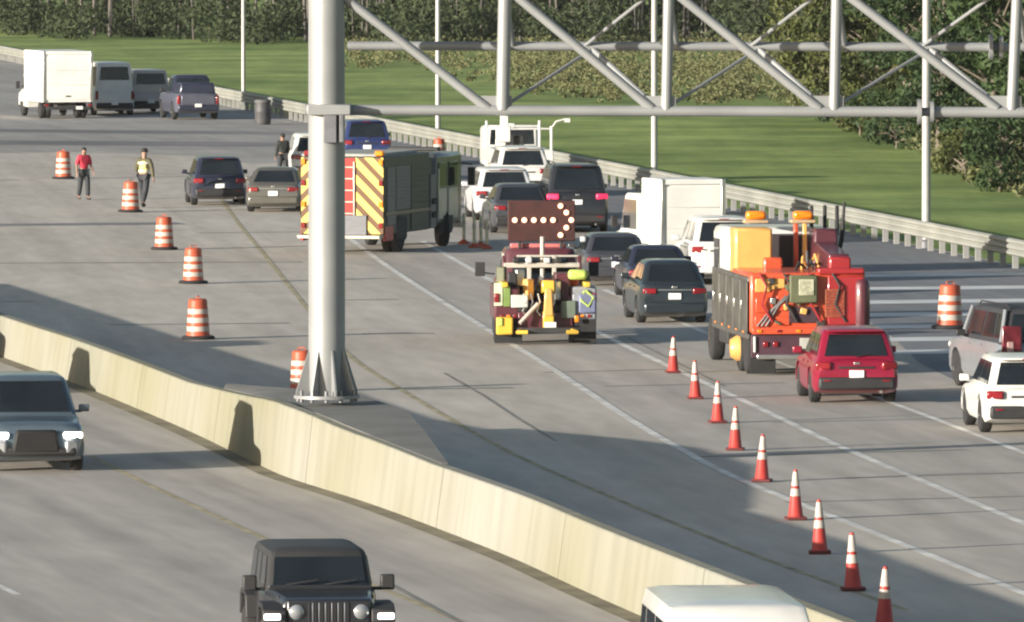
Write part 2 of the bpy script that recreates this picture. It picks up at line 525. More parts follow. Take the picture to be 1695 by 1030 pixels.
for k in range(12):
    a = 2 * math.pi * k / 12
    mb = MB(); mb.lathe([(0.035, 1.33), (0.035, 1.55)], 8, (0.54 * math.cos(a), 0.54 * math.sin(a), 0))
    mb.build('anchor_bolt', galv_d, gantry)
FB = [gl(505, 182), gl(1522, 185.5), gl(1544, 185.5), gl(1790, 187)]
mb = MB(); mb.tube(FB[0], FB[1], 0.10, n=16); mb.build('bottom_chord', galv, gantry)
mb = MB(); mb.tube(FB[2], FB[3], 0.10, n=16); mb.build('bottom_chord', galv, gantry)
mb = MB(); mb.tube(gl(505, -12), gl(1790, -10), 0.10, n=16); mb.build('top_chord', galv, gantry)
RD = 1.7
RB = [gl(575, 76, RD), gl(1640, 78, RD), gl(1657, 78, RD), gl(1790, 79, RD)]
mb = MB(); mb.tube(RB[0], RB[1], 0.085, n=16); mb.build('rear_chord', galv, gantry)
mb = MB(); mb.tube(RB[2], RB[3], 0.085, n=16); mb.build('rear_chord', galv, gantry)
def flange(p, r=0.24):
    mb = MB(); mb.tube(p - Vector((0.035, 0, 0)), p + Vector((0.035, 0, 0)), r, n=20); mb.build('splice_flange', galv, gantry)
flange(FB[1]); flange(FB[2] - Vector((0.02, 0, 0)), 0.2); flange(RB[1]); flange(RB[2], 0.2)
mb = MB(); mb.tube(FB[1], FB[2], 0.085, n=14); mb.build('splice_sleeve', galv_d, gantry)
mb = MB(); mb.tube(RB[1], RB[2], 0.07, n=14); mb.build('splice_sleeve', galv_d, gantry)
POSTS = [(832, 836), (1103, 1107), (1381, 1385), (1675, 1684)]
for xb, xt in POSTS:
    w = 0.13 if xb < 900 else 0.105
    mb = MB(); mb.tube(gl(xb, 182), gl(xt, -12), w, n=14); mb.build('vertical_brace', galv, gantry)
    mb = MB(); mb.tube(gl(xt, -12), gl(xt + 14, 77, RD), 0.05, n=10); mb.build('cross_brace', galv, gantry)
    mb = MB(); mb.box(gl(xb - 12, 172), (0.62, 0.03, 0.30)); mb.build('gusset_plate', galv, gantry)
tops = [(560, -12), (836 + 12, -12), (1107 + 18, -6), (1385 + 20, -6)]
for (xt, yt), (xb, _) in zip(tops, POSTS):
    mb = MB(); mb.tube(gl(xt, yt), gl(xb - 24, 180), 0.09, n=14); mb.build('diagonal_brace', galv, gantry)
# lighter bracing back to the rear chord
for a, b in (((848, 182), (1107, -12)), ((1120, 182), (1385, -12)), ((1395, 182), (1678, -12))):
    xm = (a[0] + b[0]) / 2 + 8
    mb = MB(); mb.tube(gl(a[0] - 20, 181), gl(xm, 78, RD), 0.035, n=8); mb.build('lacing_bar', galv, gantry)
    mb = MB(); mb.tube(gl(xm - 20, 78, RD), gl(b[0] - 30, -10), 0.035, n=8); mb.build('lacing_bar', galv, gantry)
    mb = MB(); mb.tube(gl(xm - 8, 79, RD), gl(b[0] - 18, 181), 0.055, n=8); mb.build('lacing_bar', galv, gantry)
mb = MB(); mb.box(gl(547, 210) + Vector((0, -0.2, 0)), (0.24, 0.5, 0.58)); mb.box(gl(566, 210) + Vector((0, -0.2, 0)), (0.08, 0.56, 0.56))
mb.build('mounting_bracket', galv_d, gantry, 0.01)
mb = MB(); mb.box(gl(545, 181) + Vector((0, -0.1, 0)), (0.82, 0.78, 0.20)); mb.build('chord_collar', galv, gantry, 0.02)
pod = MB(); pod.box(gl(835, 205), (0.16, 0.16, 0.30)); pod.box(gl(833, 222), (0.28, 0.34, 0.30)); pod.box(gl(829, 236), (0.20, 0.26, 0.14))
pod.build('sensor_pod', mat('pod_white', (0.62, 0.62, 0.58), 0.6), gantry, 0.02)

# ------------------------------------------------------------------ slender poles behind the guardrail
pole_m = mat('pole_metal', (0.38, 0.38, 0.365), 0.45, 0.2, var=0.08)
POLES = [(403, 171, 7, 'thin pale pole behind the guardrail, farthest, right of the dark blue pickup'),
         (725, 240, 9, 'slim pale pole behind the guardrail above the lone red barrel by the fire engine'),
         (1083, 322, 11, 'slim white pole behind the guardrail rising above the front corner of the white box truck'),
         (1533, 411, 15, 'tall grey pole by the guardrail before the leafy trees, nearest of the slim poles')]
for px, py, w, lab in POLES:
    b = at(px, py)
    sc_ = F_PX / b.y
    t = thing('lamp_post', lab, 'pole', b, 0, 'slim poles behind the guardrail')
    mb = MB(); mb.lathe([(w / sc_ / 2, 0.25), (w / sc_ / 2 * 0.8, 13.0)], 14); mb.build('shaft', pole_m, t)
    mb = MB(); mb.lathe([(w / sc_ * 0.8, -0.08), (w / sc_ * 0.8, 0.2), (w / sc_ * 0.6, 0.27)], 14); mb.build('base', galv_d, t)
    mb = MB(); mb.path([(0, 0, 12.9), (-0.5, 0, 13.5), (-2.2, 0, 13.8)], [0.05, 0.045, 0.04], 8); mb.build('arm', pole_m, t)
    mb = MB(); mb.box((-2.5, 0, 13.78), (0.7, 0.3, 0.14)); mb.build('lamp_head', galv, t, 0.04)

# ------------------------------------------------------------------ guardrail
LEN = (at(-160, 80) - GR_A).length + 30
rail_root = thing('guardrail', 'long galvanised highway guardrail on many posts along the foot of the grass slope', 'guardrail', (GR_A.x, GR_A.y, 0))
ang = math.atan2(GR_D.y, GR_D.x) - math.pi / 2
rail_root.rotation_euler = (0, 0, ang)                       # local +Y runs along the rail, local -X faces the road
rail_m = mat('rail_galvanised', (0.30, 0.30, 0.27), 0.55, 0.2, var=0.16, scale=0.35)
post_m = mat('post_steel', (0.30, 0.30, 0.29), 0.7, 0.2, var=0.25, scale=1.0)
prof = [(-0.02, 0.38), (-0.10, 0.42), (-0.10, 0.49), (-0.03, 0.54), (-0.10, 0.59), (-0.10, 0.66), (-0.03, 0.71), (-0.10, 0.76), (-0.10, 0.83), (-0.02, 0.87), (0.0, 0.86), (-0.005, 0.71), (-0.005, 0.54), (0.0, 0.39)]
y = -40.0
while y < LEN:
    mb = MB(); y1 = min(y + 22.86, LEN)
    mb.loft([[(a, y, z) for a, z in prof], [(a, y1 + 0.05, z) for a, z in prof]])
    mb.build('rail', rail_m, rail_root, smooth=25)
    y = y1
n_post = 0
far = MB()
def post_shape(m, y):
    m.box((0.10, y, 0.36), (0.16, 0.12, 0.90)); m.box((-0.0, y, 0.62), (0.05, 0.10, 0.42))
y = -2.0
pm = MB(); post_shape(pm, 0.0); pmesh = pm.mesh('post', post_m, 0)
while y < LEN:
    if n_post < 96:
        o = bpy.data.objects.new('post', pmesh); C.objects.link(o); o.parent = rail_root; o.location = (0, y, 0)
    else:
        post_shape(far, y)
    n_post += 1
    y += 1.905
tag(far.build('far_posts', post_m, rail_root, smooth=0), kind='stuff')

# ------------------------------------------------------------------ trees, scrub and the wood behind the grass
def leaf_material(name, dark, light):
    m = bpy.data.materials.new(name)
    m.use_nodes = True
    nt = m.node_tree
    b = nt.nodes['Principled BSDF']
    b.inputs['Roughness'].default_value = 0.65
    b.inputs['Specular IOR Level'].default_value = 0.25
    tc = nt.nodes.new('ShaderNodeTexCoord')
    n = nt.nodes.new('ShaderNodeTexNoise'); n.inputs['Scale'].default_value = 0.9; n.inputs['Detail'].default_value = 6; n.inputs['Roughness'].default_value = 0.75
    nt.links.new(tc.outputs['Object'], n.inputs['Vector'])
    oi = nt.nodes.new('ShaderNodeObjectInfo')
    ad = nt.nodes.new('ShaderNodeMath'); ad.operation = 'MULTIPLY_ADD'
    ad.inputs[1].default_value = 0.16; 
    nt.links.new(oi.outputs['Random'], ad.inputs[0]); nt.links.new(n.outputs[0], ad.inputs[2])
    r = nt.nodes.new('ShaderNodeValToRGB')
    r.color_ramp.elements[0].position, r.color_ramp.elements[0].color = 0.42, (*dark, 1)
    r.color_ramp.elements[1].position, r.color_ramp.elements[1].color = 0.72, (*light, 1)
    nt.links.new(ad.outputs[0], r.inputs[0])
    nt.links.new(r.outputs[0], b.inputs['Base Color'])
    tr = nt.nodes.new('ShaderNodeBsdfTranslucent')
    nt.links.new(r.outputs[0], tr.inputs[0])
    mx = nt.nodes.new('ShaderNodeMixShader'); mx.inputs[0].default_value = 0.2
    nt.links.new(b.outputs[0], mx.inputs[1]); nt.links.new(tr.outputs[0], mx.inputs[2])
    nt.links.new(mx.outputs[0], nt.nodes['Material Output'].inputs[0])
    return m
leaf_olive = leaf_material('olive_leaves', (0.030, 0.045, 0.014), (0.105, 0.118, 0.035))
leaf_green = leaf_material('green_leaves', (0.018, 0.038, 0.015), (0.055, 0.090, 0.030))
leaf_scrub = leaf_material('scrub_leaves', (0.075, 0.09, 0.034), (0.17, 0.17, 0.080))
bark = mat('bark', (0.13, 0.11, 0.085), 0.9, var=0.3, scale=6, stretch=(1, 1, 0.2))
bark_pale = mat('pale_bark', (0.42, 0.40, 0.36), 0.85, var=0.3, scale=3, stretch=(1, 1, 0.3))

def leaf_quad(mb, p, size, rng):
    n = Vector((rng.gauss(0, 1), rng.gauss(0, 1), rng.gauss(0, 0.8) + 0.35)).normalized()
    t = n.orthogonal().normalized()
    t.rotate(Matrix.Rotation(rng.uniform(0, 6.28), 3, n))
    b = n.cross(t)
    l, w = size * rng.uniform(0.7, 1.3), size * rng.uniform(0.3, 0.55)
    mb.add([p - t * l * 0.5, p + b * w * 0.5 + n * 0.06 * l, p + t * l * 0.5, p - b * w * 0.5 + n * 0.06 * l], [(0, 1, 2, 3)])

def clump(mb, c, r, n, size, rng, flat=0.75):
    for _ in range(n):
        d = Vector((rng.gauss(0, 1), rng.gauss(0, 1), rng.gauss(0, 1))).normalized()
        k = r * (0.55 + 0.5 * rng.random() ** 0.6)
        leaf_quad(mb, Vector((c[0] + d.x * k, c[1] + d.y * k, c[2] + d.z * k * flat)), size, rng)

def tree_meshes(seed, H, spread, low, leaf_m, bark_m, n_cl=26, per=230, size=0.34, trunk_r=0.17):
    rng = random.Random(seed)
    tr = MB()
    lean = Vector((rng.uniform(-0.6, 0.6), rng.uniform(-0.6, 0.6), 0))
    tr.path([(0, 0, -0.1), (lean.x * 0.1, lean.y * 0.1, H * 0.25), (lean.x * 0.5, lean.y * 0.5, H * 0.55), (lean.x, lean.y, H * 0.9)], [trunk_r * 1.25, trunk_r, trunk_r * 0.7, 0.04], 9)
    cr = MB()
    for i in range(n_cl):
        zf = low + (1 - low) * ((i + rng.random()) / n_cl)
        prof_ = math.sin(math.pi * min(0.97, 0.12 + 0.8 * (zf - low) / (1 - low))) ** 0.7
        a = rng.uniform(0, 6.28)
        rr = spread * prof_ * math.sqrt(rng.random()) 
        c = Vector((lean.x * zf + rr * math.cos(a), lean.y * zf + rr * math.sin(a), H * zf))
        base = Vector((lean.x * zf * 0.6, lean.y * zf * 0.6, H * zf * 0.72))
        tr.path([base, base.lerp(c, 0.55) + Vector((0, 0, 0.15)), c], [0.06, 0.04, 0.015], 5)
        clump(cr, c, rng.uniform(0.55, 1.05) * spread * 0.42, per, size, rng)
    return tr.mesh('trunk', bark_m, 40), cr.mesh('crown', leaf_m, 0)

PROTO = {'olive': [tree_meshes(11, 9.5, 3.0, 0.10, leaf_olive, bark), tree_meshes(12, 8.0, 2.7, 0.06, leaf_olive, bark), tree_meshes(13, 11, 3.3, 0.16, leaf_olive, bark)],
         'green': [tree_meshes(21, 9.0, 3.0, 0.08, leaf_green, bark), tree_meshes(22, 10.5, 2.8, 0.14, leaf_green, bark)],
         'shrub': [tree_meshes(41, 2.6, 1.7, 0.12, leaf_green, bark, 14, 130, 0.26, 0.05), tree_meshes(42, 2.1, 1.6, 0.12, leaf_olive, bark, 12, 130, 0.26, 0.05)],
         'pale': [tree_meshes(31, 11, 1.8, 0.50, leaf_green, bark_pale, 16, 150, 0.34, 0.13), tree_meshes(32, 12, 1.6, 0.55, leaf_green, bark_pale, 14, 150, 0.34, 0.10)]}

def tree(kind, i, px, py, sc_, name, label, cat='tree', group=None):
    tm, cm = PROTO[kind][i % len(PROTO[kind])]
    t = thing(name, label, cat, at(px, py, -0.08), random.uniform(0, 360), group)
    t.scale = (sc_,) * 3
    for n_, me in (('trunk', tm), ('crown', cm)):
        o = bpy.data.objects.new(n_, me); C.objects.link(o); o.parent = t

G_T = 'leafy trees at the edge of the grass'
TREES = [('olive', 0, 1400, 208, 1.0, 'olive green tree left of the tall nearest pole, behind the gantry diagonal'),
         ('olive', 1, 1452, 214, 0.95, 'bushy olive tree just left of the tall nearest pole'),
         ('green', 0, 1500, 232, 0.95, 'dark bushy tree directly behind the tall nearest pole'),
         ('green', 1, 1556, 258, 0.9, 'shaded green tree just right of the tall nearest pole'),
         ('olive', 2, 1604, 236, 1.05, 'tall olive tree under the rear chord flange of the gantry'),
         ('green', 0, 1640, 282, 0.9, 'dense dark tree below the gantry splice near the right edge'),
         ('green', 1, 1702, 296, 1.0, 'dark tree at the far right edge of the wood'),
         ('olive', 0, 1362, 178, 1.0, 'yellowish tree behind the middle vertical brace of the gantry'),
         ('olive', 2, 1440, 176, 1.1, 'tall yellow green tree set back between two gantry diagonals'),
         ('olive', 1, 1530, 190, 1.15, 'sunlit olive tree set back behind the tall nearest pole'),
         ('green', 1, 1668, 230, 1.1, 'tall dark tree set back behind the last vertical brace of the gantry')]
for k, i, px, py, sc_, lab in TREES:
    tree(k, i, px, py, sc_, 'leafy_tree', lab, 'tree', G_T)
G_P = 'bare pale trunked trees'
for i, (px, py, sc_, lab) in enumerate([(1256, 62, 1.0, 'bare white trunk, brightest one standing against the dark wood'),
                                        (1316, 74, 0.9, 'thin grey trunk right of the brightest white trunk'),
                                        (1348, 72, 1.2, 'thick pale trunk left of the middle vertical brace'),
                                        (1186, 66, 1.1, 'pale trunk behind the upper left end of the long gantry diagonal'),
                                        (1136, 62, 1.0, 'pale trunk in the gap right of the first bare vertical brace'),
                                        (1162, 70, 0.8, 'slight pale trunk leaning beside the first bare vertical brace'),
                                        (1222, 60, 0.8, 'slim dim trunk left of the brightest white trunk')]):
    tree('pale', i, px, py, sc_, 'pale_tree', lab, 'tree', G_P)
G_S = 'shrubs on the grass before the trees'
for i, (px, py, sc_, lab) in enumerate([(1655, 318, 1.0, 'low dark shrub with pale twigs near the right edge of the grass'),
                                        (1600, 300, 0.8, 'low shrub at the foot of the trees right of the tall nearest pole'),
                                        (1484, 246, 0.9, 'round shrub at the foot of the trees left of the tall nearest pole'),
                                        (1424, 224, 0.9, 'small shrub under the olive trees left of the gantry splice'),
                                        (1385, 206, 0.8, 'small olive shrub under the middle vertical brace')]):
    tree('shrub', i, px, py, sc_, 'shrub', lab, 'shrub', G_S)

rng = random.Random(5)
def front(px, pts):
    for (x0, y0), (x1, y1) in zip(pts[:-1], pts[1:]):
        if x0 <= px <= x1:
            return y0 + (y1 - y0) * (px - x0) / (x1 - x0)
    return pts[-1][1]
EDGE = [(-300, 46), (60, 52), (145, 60), (400, 66), (600, 70), (850, 76), (1100, 72), (1360, 74), (1420, 170), (1560, 215), (1700, 255), (1900, 300)]
wood = MB()
for i in range(1500):
    px = rng.uniform(-120, 1820)
    y0 = front(px, EDGE)
    y0 += 5 * math.sin(px * 0.021) + 4 * math.sin(px * 0.057 + 1) + rng.uniform(-3, 3)
    p = at(px, y0)
    depth = rng.random() ** 1.5 * 60
    k = (p.y + depth) / p.y
    zc = rng.uniform(0.2, 6.5) if depth > 8 or px > 1380 else rng.uniform(0.2, 2.2)
    clump(wood, (p.x * k, p.y * k, zc), rng.uniform(0.7, 1.6), 90, 0.40, rng)
tag(wood.build('woodland', leaf_material('dark_wood_leaves', (0.016, 0.027, 0.013), (0.055, 0.072, 0.032)), smooth=0), 'dark mass of woodland behind the grass slope', 'woodland', kind='stuff')
# backing stems of the wood, deep in shade
st = MB()
for i in range(190):
    px = rng.uniform(-120, 1800)
    p = at(px, front(px, EDGE)); k = 1 + rng.random() * 30 / p.y
    r = rng.uniform(0.06, 0.16); h = rng.uniform(6, 11)
    st.tube((p.x * k, p.y * k, -0.1), (p.x * k + rng.uniform(-.5, .5), p.y * k, h), r, r * 0.5, 6)
tag(st.build('wood_stems', mat('wood_stem_bark', (0.10, 0.09, 0.08), 0.9, var=0.5, scale=0.15), smooth=40), 'many thin trunks standing in the dark wood', 'trunks', kind='stuff')
SC = [(560, 118), (700, 112), (820, 148), (1000, 168), (1130, 172), (1260, 168), (1400, 196), (1500, 236), (1600, 300), (1720, 334)]
scrub = MB()
for i in range(1500):
    px = rng.uniform(560, 1720)
    yt = front(px, EDGE) - 4
    yb = front(px, SC)
    t = rng.random() ** 0.8
    if px < 820 and rng.random() < 0.7: continue
    p = at(px, yb + (yt - yb) * t)
    h = rng.uniform(0.12, 0.55) * (1 + 0.8 * t)
    clump(scrub, (p.x, p.y, h * 0.45), h * 1.3, 44, 0.24, rng, 0.6)
tag(scrub.build('scrub', leaf_scrub, smooth=0), 'low brownish scrub between the grass slope and the wood', 'scrub', kind='stuff')


# ------------------------------------------------------------------ cars, pickups and vans
WHEELS = {}
def wheel(root, x, y, r, w, steer=0.0, rim_m=None):
    """wheel > tyre is the wheel's own mesh, rim its child"""
    rim_m = rim_m or alloy
    key = (round(r, 3), round(w, 3), x > 0, rim_m.name)
    if key not in WHEELS:
        t = MB(); h = w / 2
        t.lathe([(r * 0.60, -h * 0.9), (r * 0.86, -h), (r * 0.97, -h * 0.8), (r, -h * 0.4), (r, h * 0.4), (r * 0.97, h * 0.8), (r * 0.86, h), (r * 0.60, h * 0.9)], 24, axis='X')
        q = MB(); sx = 1 if x > 0 else -1
        q.lathe([(0.01, sx * h * 0.55), (r * 0.10, sx * h * 0.6), (r * 0.12, sx * h * 0.35), (r * 0.56, sx * h * 0.55), (r * 0.64, sx * h * 0.92), (r * 0.60, sx * h * 0.5), (r * 0.58, -sx * h * 0.2)], 24, axis='X', cap=False)
        for k in range(5):
            a = 2 * math.pi * k / 5
            q.box((sx * h * 0.62, 0.36 * r * math.cos(a), 0.36 * r * math.sin(a)), (w * 0.14, r * 0.5, r * 0.13), rx=a)
        WHEELS[key] = (t.mesh('wheel', rubber, 30), q.mesh('rim', rim_m, 30))
    tm, rm = WHEELS[key]
    o = bpy.data.objects.new('wheel', tm); C.objects.link(o); o.parent = root
    o.location = (x, y, r); o.rotation_euler = (0, 0, -R(steer))
    p = bpy.data.objects.new('rim', rm); C.objects.link(p); p.parent = o
    return o

def lerp(a, b, t): return a + (b - a) * t
def keyed(pts, y):
    if y <= pts[0][0]: return pts[0][1]
    for (a, za), (b, zb) in zip(pts[:-1], pts[1:]):
        if a <= y <= b:
            t = (y - a) / (b - a) if b > a else 0
            return lerp(za, zb, t)
    return pts[-1][1]

def body_shell(L, W, gc, deck, axles, wr, end_taper=0.13, round_len=0.5):
    """one lofted lower body with wheel arches; deck = [(y, z)] top line from tail to nose"""
    ys = set([-L / 2, -L / 2 + 0.03, -L / 2 + 0.10, -L / 2 + 0.22, L / 2 - 0.22, L / 2 - 0.10, L / 2 - 0.03, L / 2])
    k = -L / 2
    while k < L / 2: ys.add(round(k, 3)); k += 0.14
    ar = wr + 0.07
    for a in axles:
        for t in (-1, -0.98, -0.9, -0.75, -0.5, -0.25, 0, 0.25, 0.5, 0.75, 0.9, 0.98, 1):
            ys.add(round(a + t * ar, 3))
    for y, _ in deck: ys.add(round(y, 3))
    rings = []
    for y in sorted(v for v in ys if -L / 2 - 1e-6 <= v <= L / 2 + 1e-6):
        e = L / 2 - abs(y)
        tp = 1 - end_taper * (1 - min(1, e / round_len)) ** 2.2
        w = W / 2 * tp
        pinch = max(0.0, 1 - e / 0.10)
        zb = gc + 0.10 * (1 - min(1, e / 0.4)) + 0.05 * pinch
        zt = keyed(deck, y) - 0.07 * pinch ** 2
        arch = 0
        for a in axles:
            dy = abs(y - a)
            if dy <= ar: arch = max(arch, wr * 0.96 + math.sqrt(max(0, ar * ar - dy * dy)))
        h = zt - zb
        half = [(w * 0.70, zb), (w * 0.93, zb + 0.03), (w * 0.99, zb + h * 0.20), (w, zb + h * 0.48), (w * 0.985, zb + h * 0.70), (w * 0.955, zb + h * 0.90), (w * 0.90, zt - 0.012), (w * 0.60, zt + 0.015), (w * 0.25, zt + 0.025)]
        half = [(a, max(z, min(arch, zt - 0.05))) if i < 5 else (a, z) for i, (a, z) in enumerate(half)]
        ring = [(a, y, z) for a, z in half] + [(-a, y, z) for a, z in reversed(half)]
        rings.append(ring)
    mb = MB(); mb.loft(rings)
    return mb

def cabin_frame(yb0, yb1, yt0, yt1, wb, wt, zb, zt):
    """corner points of the glasshouse: bottom and top, rear-left, rear-right, front-right, front-left"""
    B = [Vector((-wb, yb0, zb)), Vector((wb, yb0, zb)), Vector((wb, yb1, zb)), Vector((-wb, yb1, zb))]
    T = [Vector((-wt, yt0, zt)), Vector((wt, yt0, zt)), Vector((wt, yt1, zt)), Vector((-wt, yt1, zt))]
    return B, T

def cabin_shell(B, T, crown=0.05, ch=0.10):
    rings = []
    def ring(P, c):
        out = []
        n = 4
        for i in range(n):
            a, p, b = P[i - 1], P[i], P[(i + 1) % n]
            out += [p + (a - p).normalized() * c, p + ((a - p).normalized() + (b - p).normalized()) * c * 0.28, p + (b - p).normalized() * c]
        return out
    rings.append(ring([b + (t - b) * -0.08 for b, t in zip(B, T)], ch))
    rings.append(ring(B, ch))
    rings.append(ring([b.lerp(t, 0.5) for b, t in zip(B, T)], ch))
    rings.append(ring([b.lerp(t, 0.88) for b, t in zip(B, T)], ch))
    cen = sum(T, Vector()) / 4
    top = [t + (cen - t) * 0.03 for t in T]
    rings.append(ring(top, ch))
    t2 = [Vector((t.x * 0.82, cen.y + (t.y - cen.y) * 0.86, t.z + crown * 0.7)) for t in T]
    rings.append(ring(t2, ch))
    t3 = [Vector((t.x * 0.35, cen.y + (t.y - cen.y) * 0.5, t.z + crown)) for t in T]
    rings.append(ring(t3, ch))
    mb = MB(); mb.loft(rings)
    return mb

def pane(root, name, a, b, c, d, u0, u1, v0, v1, m=None, out=0.014, cut=0.0):
    """a,b bottom corners, c,d top corners of the face seen from outside (counter-clockwise)"""
    n = ((b - a).cross(d - a)).normalized()
    def P(u, v): return (a.lerp(b, u)).lerp(d.lerp(c, u), v) + n * out
    pts = [P(u0, v0), P(u1, v0), P(u1 - cut, v1), P(u0 + cut, v1)]
    mb = MB(); q = [p - n * 0.012 for p in pts]
    mb.add(pts + q, [(0, 1, 2, 3), (0, 4, 5, 1), (1, 5, 6, 2), (2, 6, 7, 3), (3, 7, 4, 0)])
    return mb.build(name, m or glass, root, smooth=0)

def part_box(root, name, c, d, m, bevel=0.02, **k):
    mb = MB(); mb.box(c, d, **k)
    return mb.build(name, m, root, bevel)

def car(name, label, cat, px, py, hd, kind, col, L, W, H, oncoming=False, lit=False, group=None, rim=None, bumper=None, plate=True, extras=()):
    root = thing(name, label, cat, group=group)
    stand(root, px, py, hd + (180 if oncoming else 0), L / 2 if oncoming else -L / 2)
    hl, wr = L / 2, 0.335
    K = dict(suv=dict(belt=.60, gc=.21, nose=.50, hood=.575, yb0=.10, yt0=.42, yb1=1.42, yt1=2.15, wr=.36, wt=.80),
             sedan=dict(belt=.645, gc=.17, nose=.47, hood=.61, yb0=.42, yt0=1.05, yb1=1.50, yt1=2.35, wr=.33, wt=.76),
             van=dict(belt=.50, gc=.22, nose=.40, hood=.50, yb0=.06, yt0=.16, yb1=.95, yt1=1.75, wr=.35, wt=.86),
             pickup=dict(belt=.60, gc=.30, nose=.55, hood=.605, yb0=1.75, yt0=1.95, yb1=1.55, yt1=2.25, wr=.40, wt=.80),
             utility=dict(belt=.60, gc=.24, nose=.56, hood=.60, yb0=.08, yt0=.20, yb1=1.30, yt1=1.75, wr=.40, wt=.84))[kind]
    wr = K['wr']
    zb = H * K['belt']
    fa, ra = hl - 0.95, -hl + 0.98
    if kind in ('pickup',): ra = -hl + 1.15
    tail = zb - 0.01
    deck = [(-hl, tail - 0.03), (-hl + 0.12, tail), (hl - K['yb1'], zb), (hl - K['yb1'] + 0.06, H * K['hood']), (hl - 0.35, H * (K['hood'] - 0.035)), (hl - 0.10, H * K['nose']), (hl, H * K['nose'] - 0.12)]
    body_shell(L, W, K['gc'], deck, (ra, fa), wr).build('body', col, root, smooth=40)
    wb, wt = W / 2 * 0.905, W / 2 * K['wt'] * 0.93
    B, T = cabin_frame(-hl + K['yb0'], hl - K['yb1'], -hl + K['yt0'], hl - K['yt1'], wb, wt, zb, H - 0.05)
    cabin_shell(B, T).build('cabin', col, root, smooth=40)
    rl, rr, fr, fl = B; rlt, rrt, frt, flt = T
    pane(root, 'rear_window', rl, rr, rrt, rlt, 0.09, 0.91, 0.10 if kind != 'van' else 0.35, 0.86, cut=0.015)
    pane(root, 'windshield', fr, fl, flt, frt, 0.06, 0.94, 0.05, 0.66 if kind == 'van' and H > 2.6 else 0.90, cut=0.015)
    for a, b, c, d in ((fl, rl, rlt, flt), (rr, fr, frt, rrt)):
        left = a is fl
        spans = [(0.06, 0.44), (0.47, 0.76), (0.79, 0.95)] if left else [(0.05, 0.21), (0.24, 0.53), (0.56, 0.94)]
        if kind == 'pickup': spans = [(0.06, 0.52), (0.56, 0.94)] if left else [(0.06, 0.44), (0.48, 0.94)]
        for u0, u1 in spans:
            pane(root, 'side_window', a, b, c, d, u0, u1, 0.10, 0.86, cut=0.012)
    dark_b = bumper or black
    # tail
    part_box(root, 'rear_bumper', (0, -hl + 0.05, K['gc'] + 0.24), (W * 0.88, 0.24, 0.26), dark_b, 0.05)
    tl = tail_lit if lit else tail_red
    for sx in (-1, 1):
        if kind == 'sedan':
            part_box(root, 'taillight', (sx * W * 0.355, -hl + 0.05, tail - 0.17), (W * 0.20, 0.14, 0.14), tl, 0.03, rz=sx * 0.22)
        elif kind in ('pickup', 'utility', 'van'):
            part_box(root, 'taillight', (sx * W * 0.425, -hl + 0.05, tail - 0.28), (0.14, 0.14, 0.40), tl, 0.03, rz=sx * 0.2)
        else:
            part_box(root, 'taillight', (sx * W * 0.375, -hl + 0.07, tail - 0.13), (W * 0.19, 0.18, 0.17), tl, 0.04, rz=sx * 0.3)
        part_box(root, 'headlight', (sx * W * 0.36, hl - 0.10, H * K['nose'] - 0.16), (W * 0.20, 0.24, 0.13), lamp_lit if oncoming else lamp_clear, 0.04, rz=-sx * 0.35)
        mb = MB(); mb.box((sx * (W / 2 + 0.09), hl - K['yb1'] - 0.42, zb + 0.09), (0.20, 0.10, 0.14)); mb.box((sx * (W / 2 - 0.02), hl - K['yb1'] - 0.40, zb + 0.03), (0.16, 0.05, 0.05))
        mb.build('mirror', col if kind in ('suv', 'sedan') else black, root, 0.03)
        for y in (ra, fa):
            wheel(root, sx * (W / 2 - 0.125), y, wr, 0.23, rim_m=rim)
        for y in (-hl + L * 0.36, hl - L * 0.43):
            part_box(root, 'door_handle', (sx * (W / 2 * 0.985), y, zb - 0.12), (0.03, 0.17, 0.035), col, 0.01)
        if kind in ('suv', 'utility') and 'rails' in extras:
            mb = MB(); mb.path([(sx * wt * 0.86, -hl + K['yt0'] + .1, H - 0.02), (sx * wt * 0.88, -hl + K['yt0'] + .3, H + 0.05), (sx * wt * 0.88, hl - K['yt1'] - .3, H + 0.05), (sx * wt * 0.86, hl - K['yt1'] - .1, H - 0.02)], [0.018] * 4, 6)
            mb.build('roof_rail', black, root)
    if plate and not oncoming:
        zp = tail - 0.30 if kind in ('suv', 'sedan') else K['gc'] + 0.36
        part_box(root, 'license_plate', (0, -hl - 0.02 if kind in ('suv', 'sedan') else -hl - 0.09, zp), (0.31, 0.03, 0.155), white_plate, 0.005)
    part_box(root, 'grille', (0, hl - 0.02, H * K['nose'] - 0.24), (W * 0.42, 0.10, 0.20), black, 0.04)
    part_box(root, 'front_bumper', (0, hl - 0.05, K['gc'] + 0.20), (W * 0.80, 0.22, 0.16), dark_b, 0.05)
    if kind in ('suv',):
        part_box(root, 'spoiler', (0, -hl + K['yt0'] - 0.06, H - 0.055), (W * 0.66, 0.24, 0.045), col, 0.02)
        part_box(root, 'tailgate_trim', (0, -hl - 0.005, tail - 0.165), (W * 0.42, 0.03, 0.045), chrome if 'chrome' in extras else black, 0.01)
    if not oncoming and kind in ('suv', 'sedan'):
        part_box(root, 'badge', (0, -hl - 0.018, tail - 0.075), (0.13, 0.02, 0.05), chrome, 0.008)
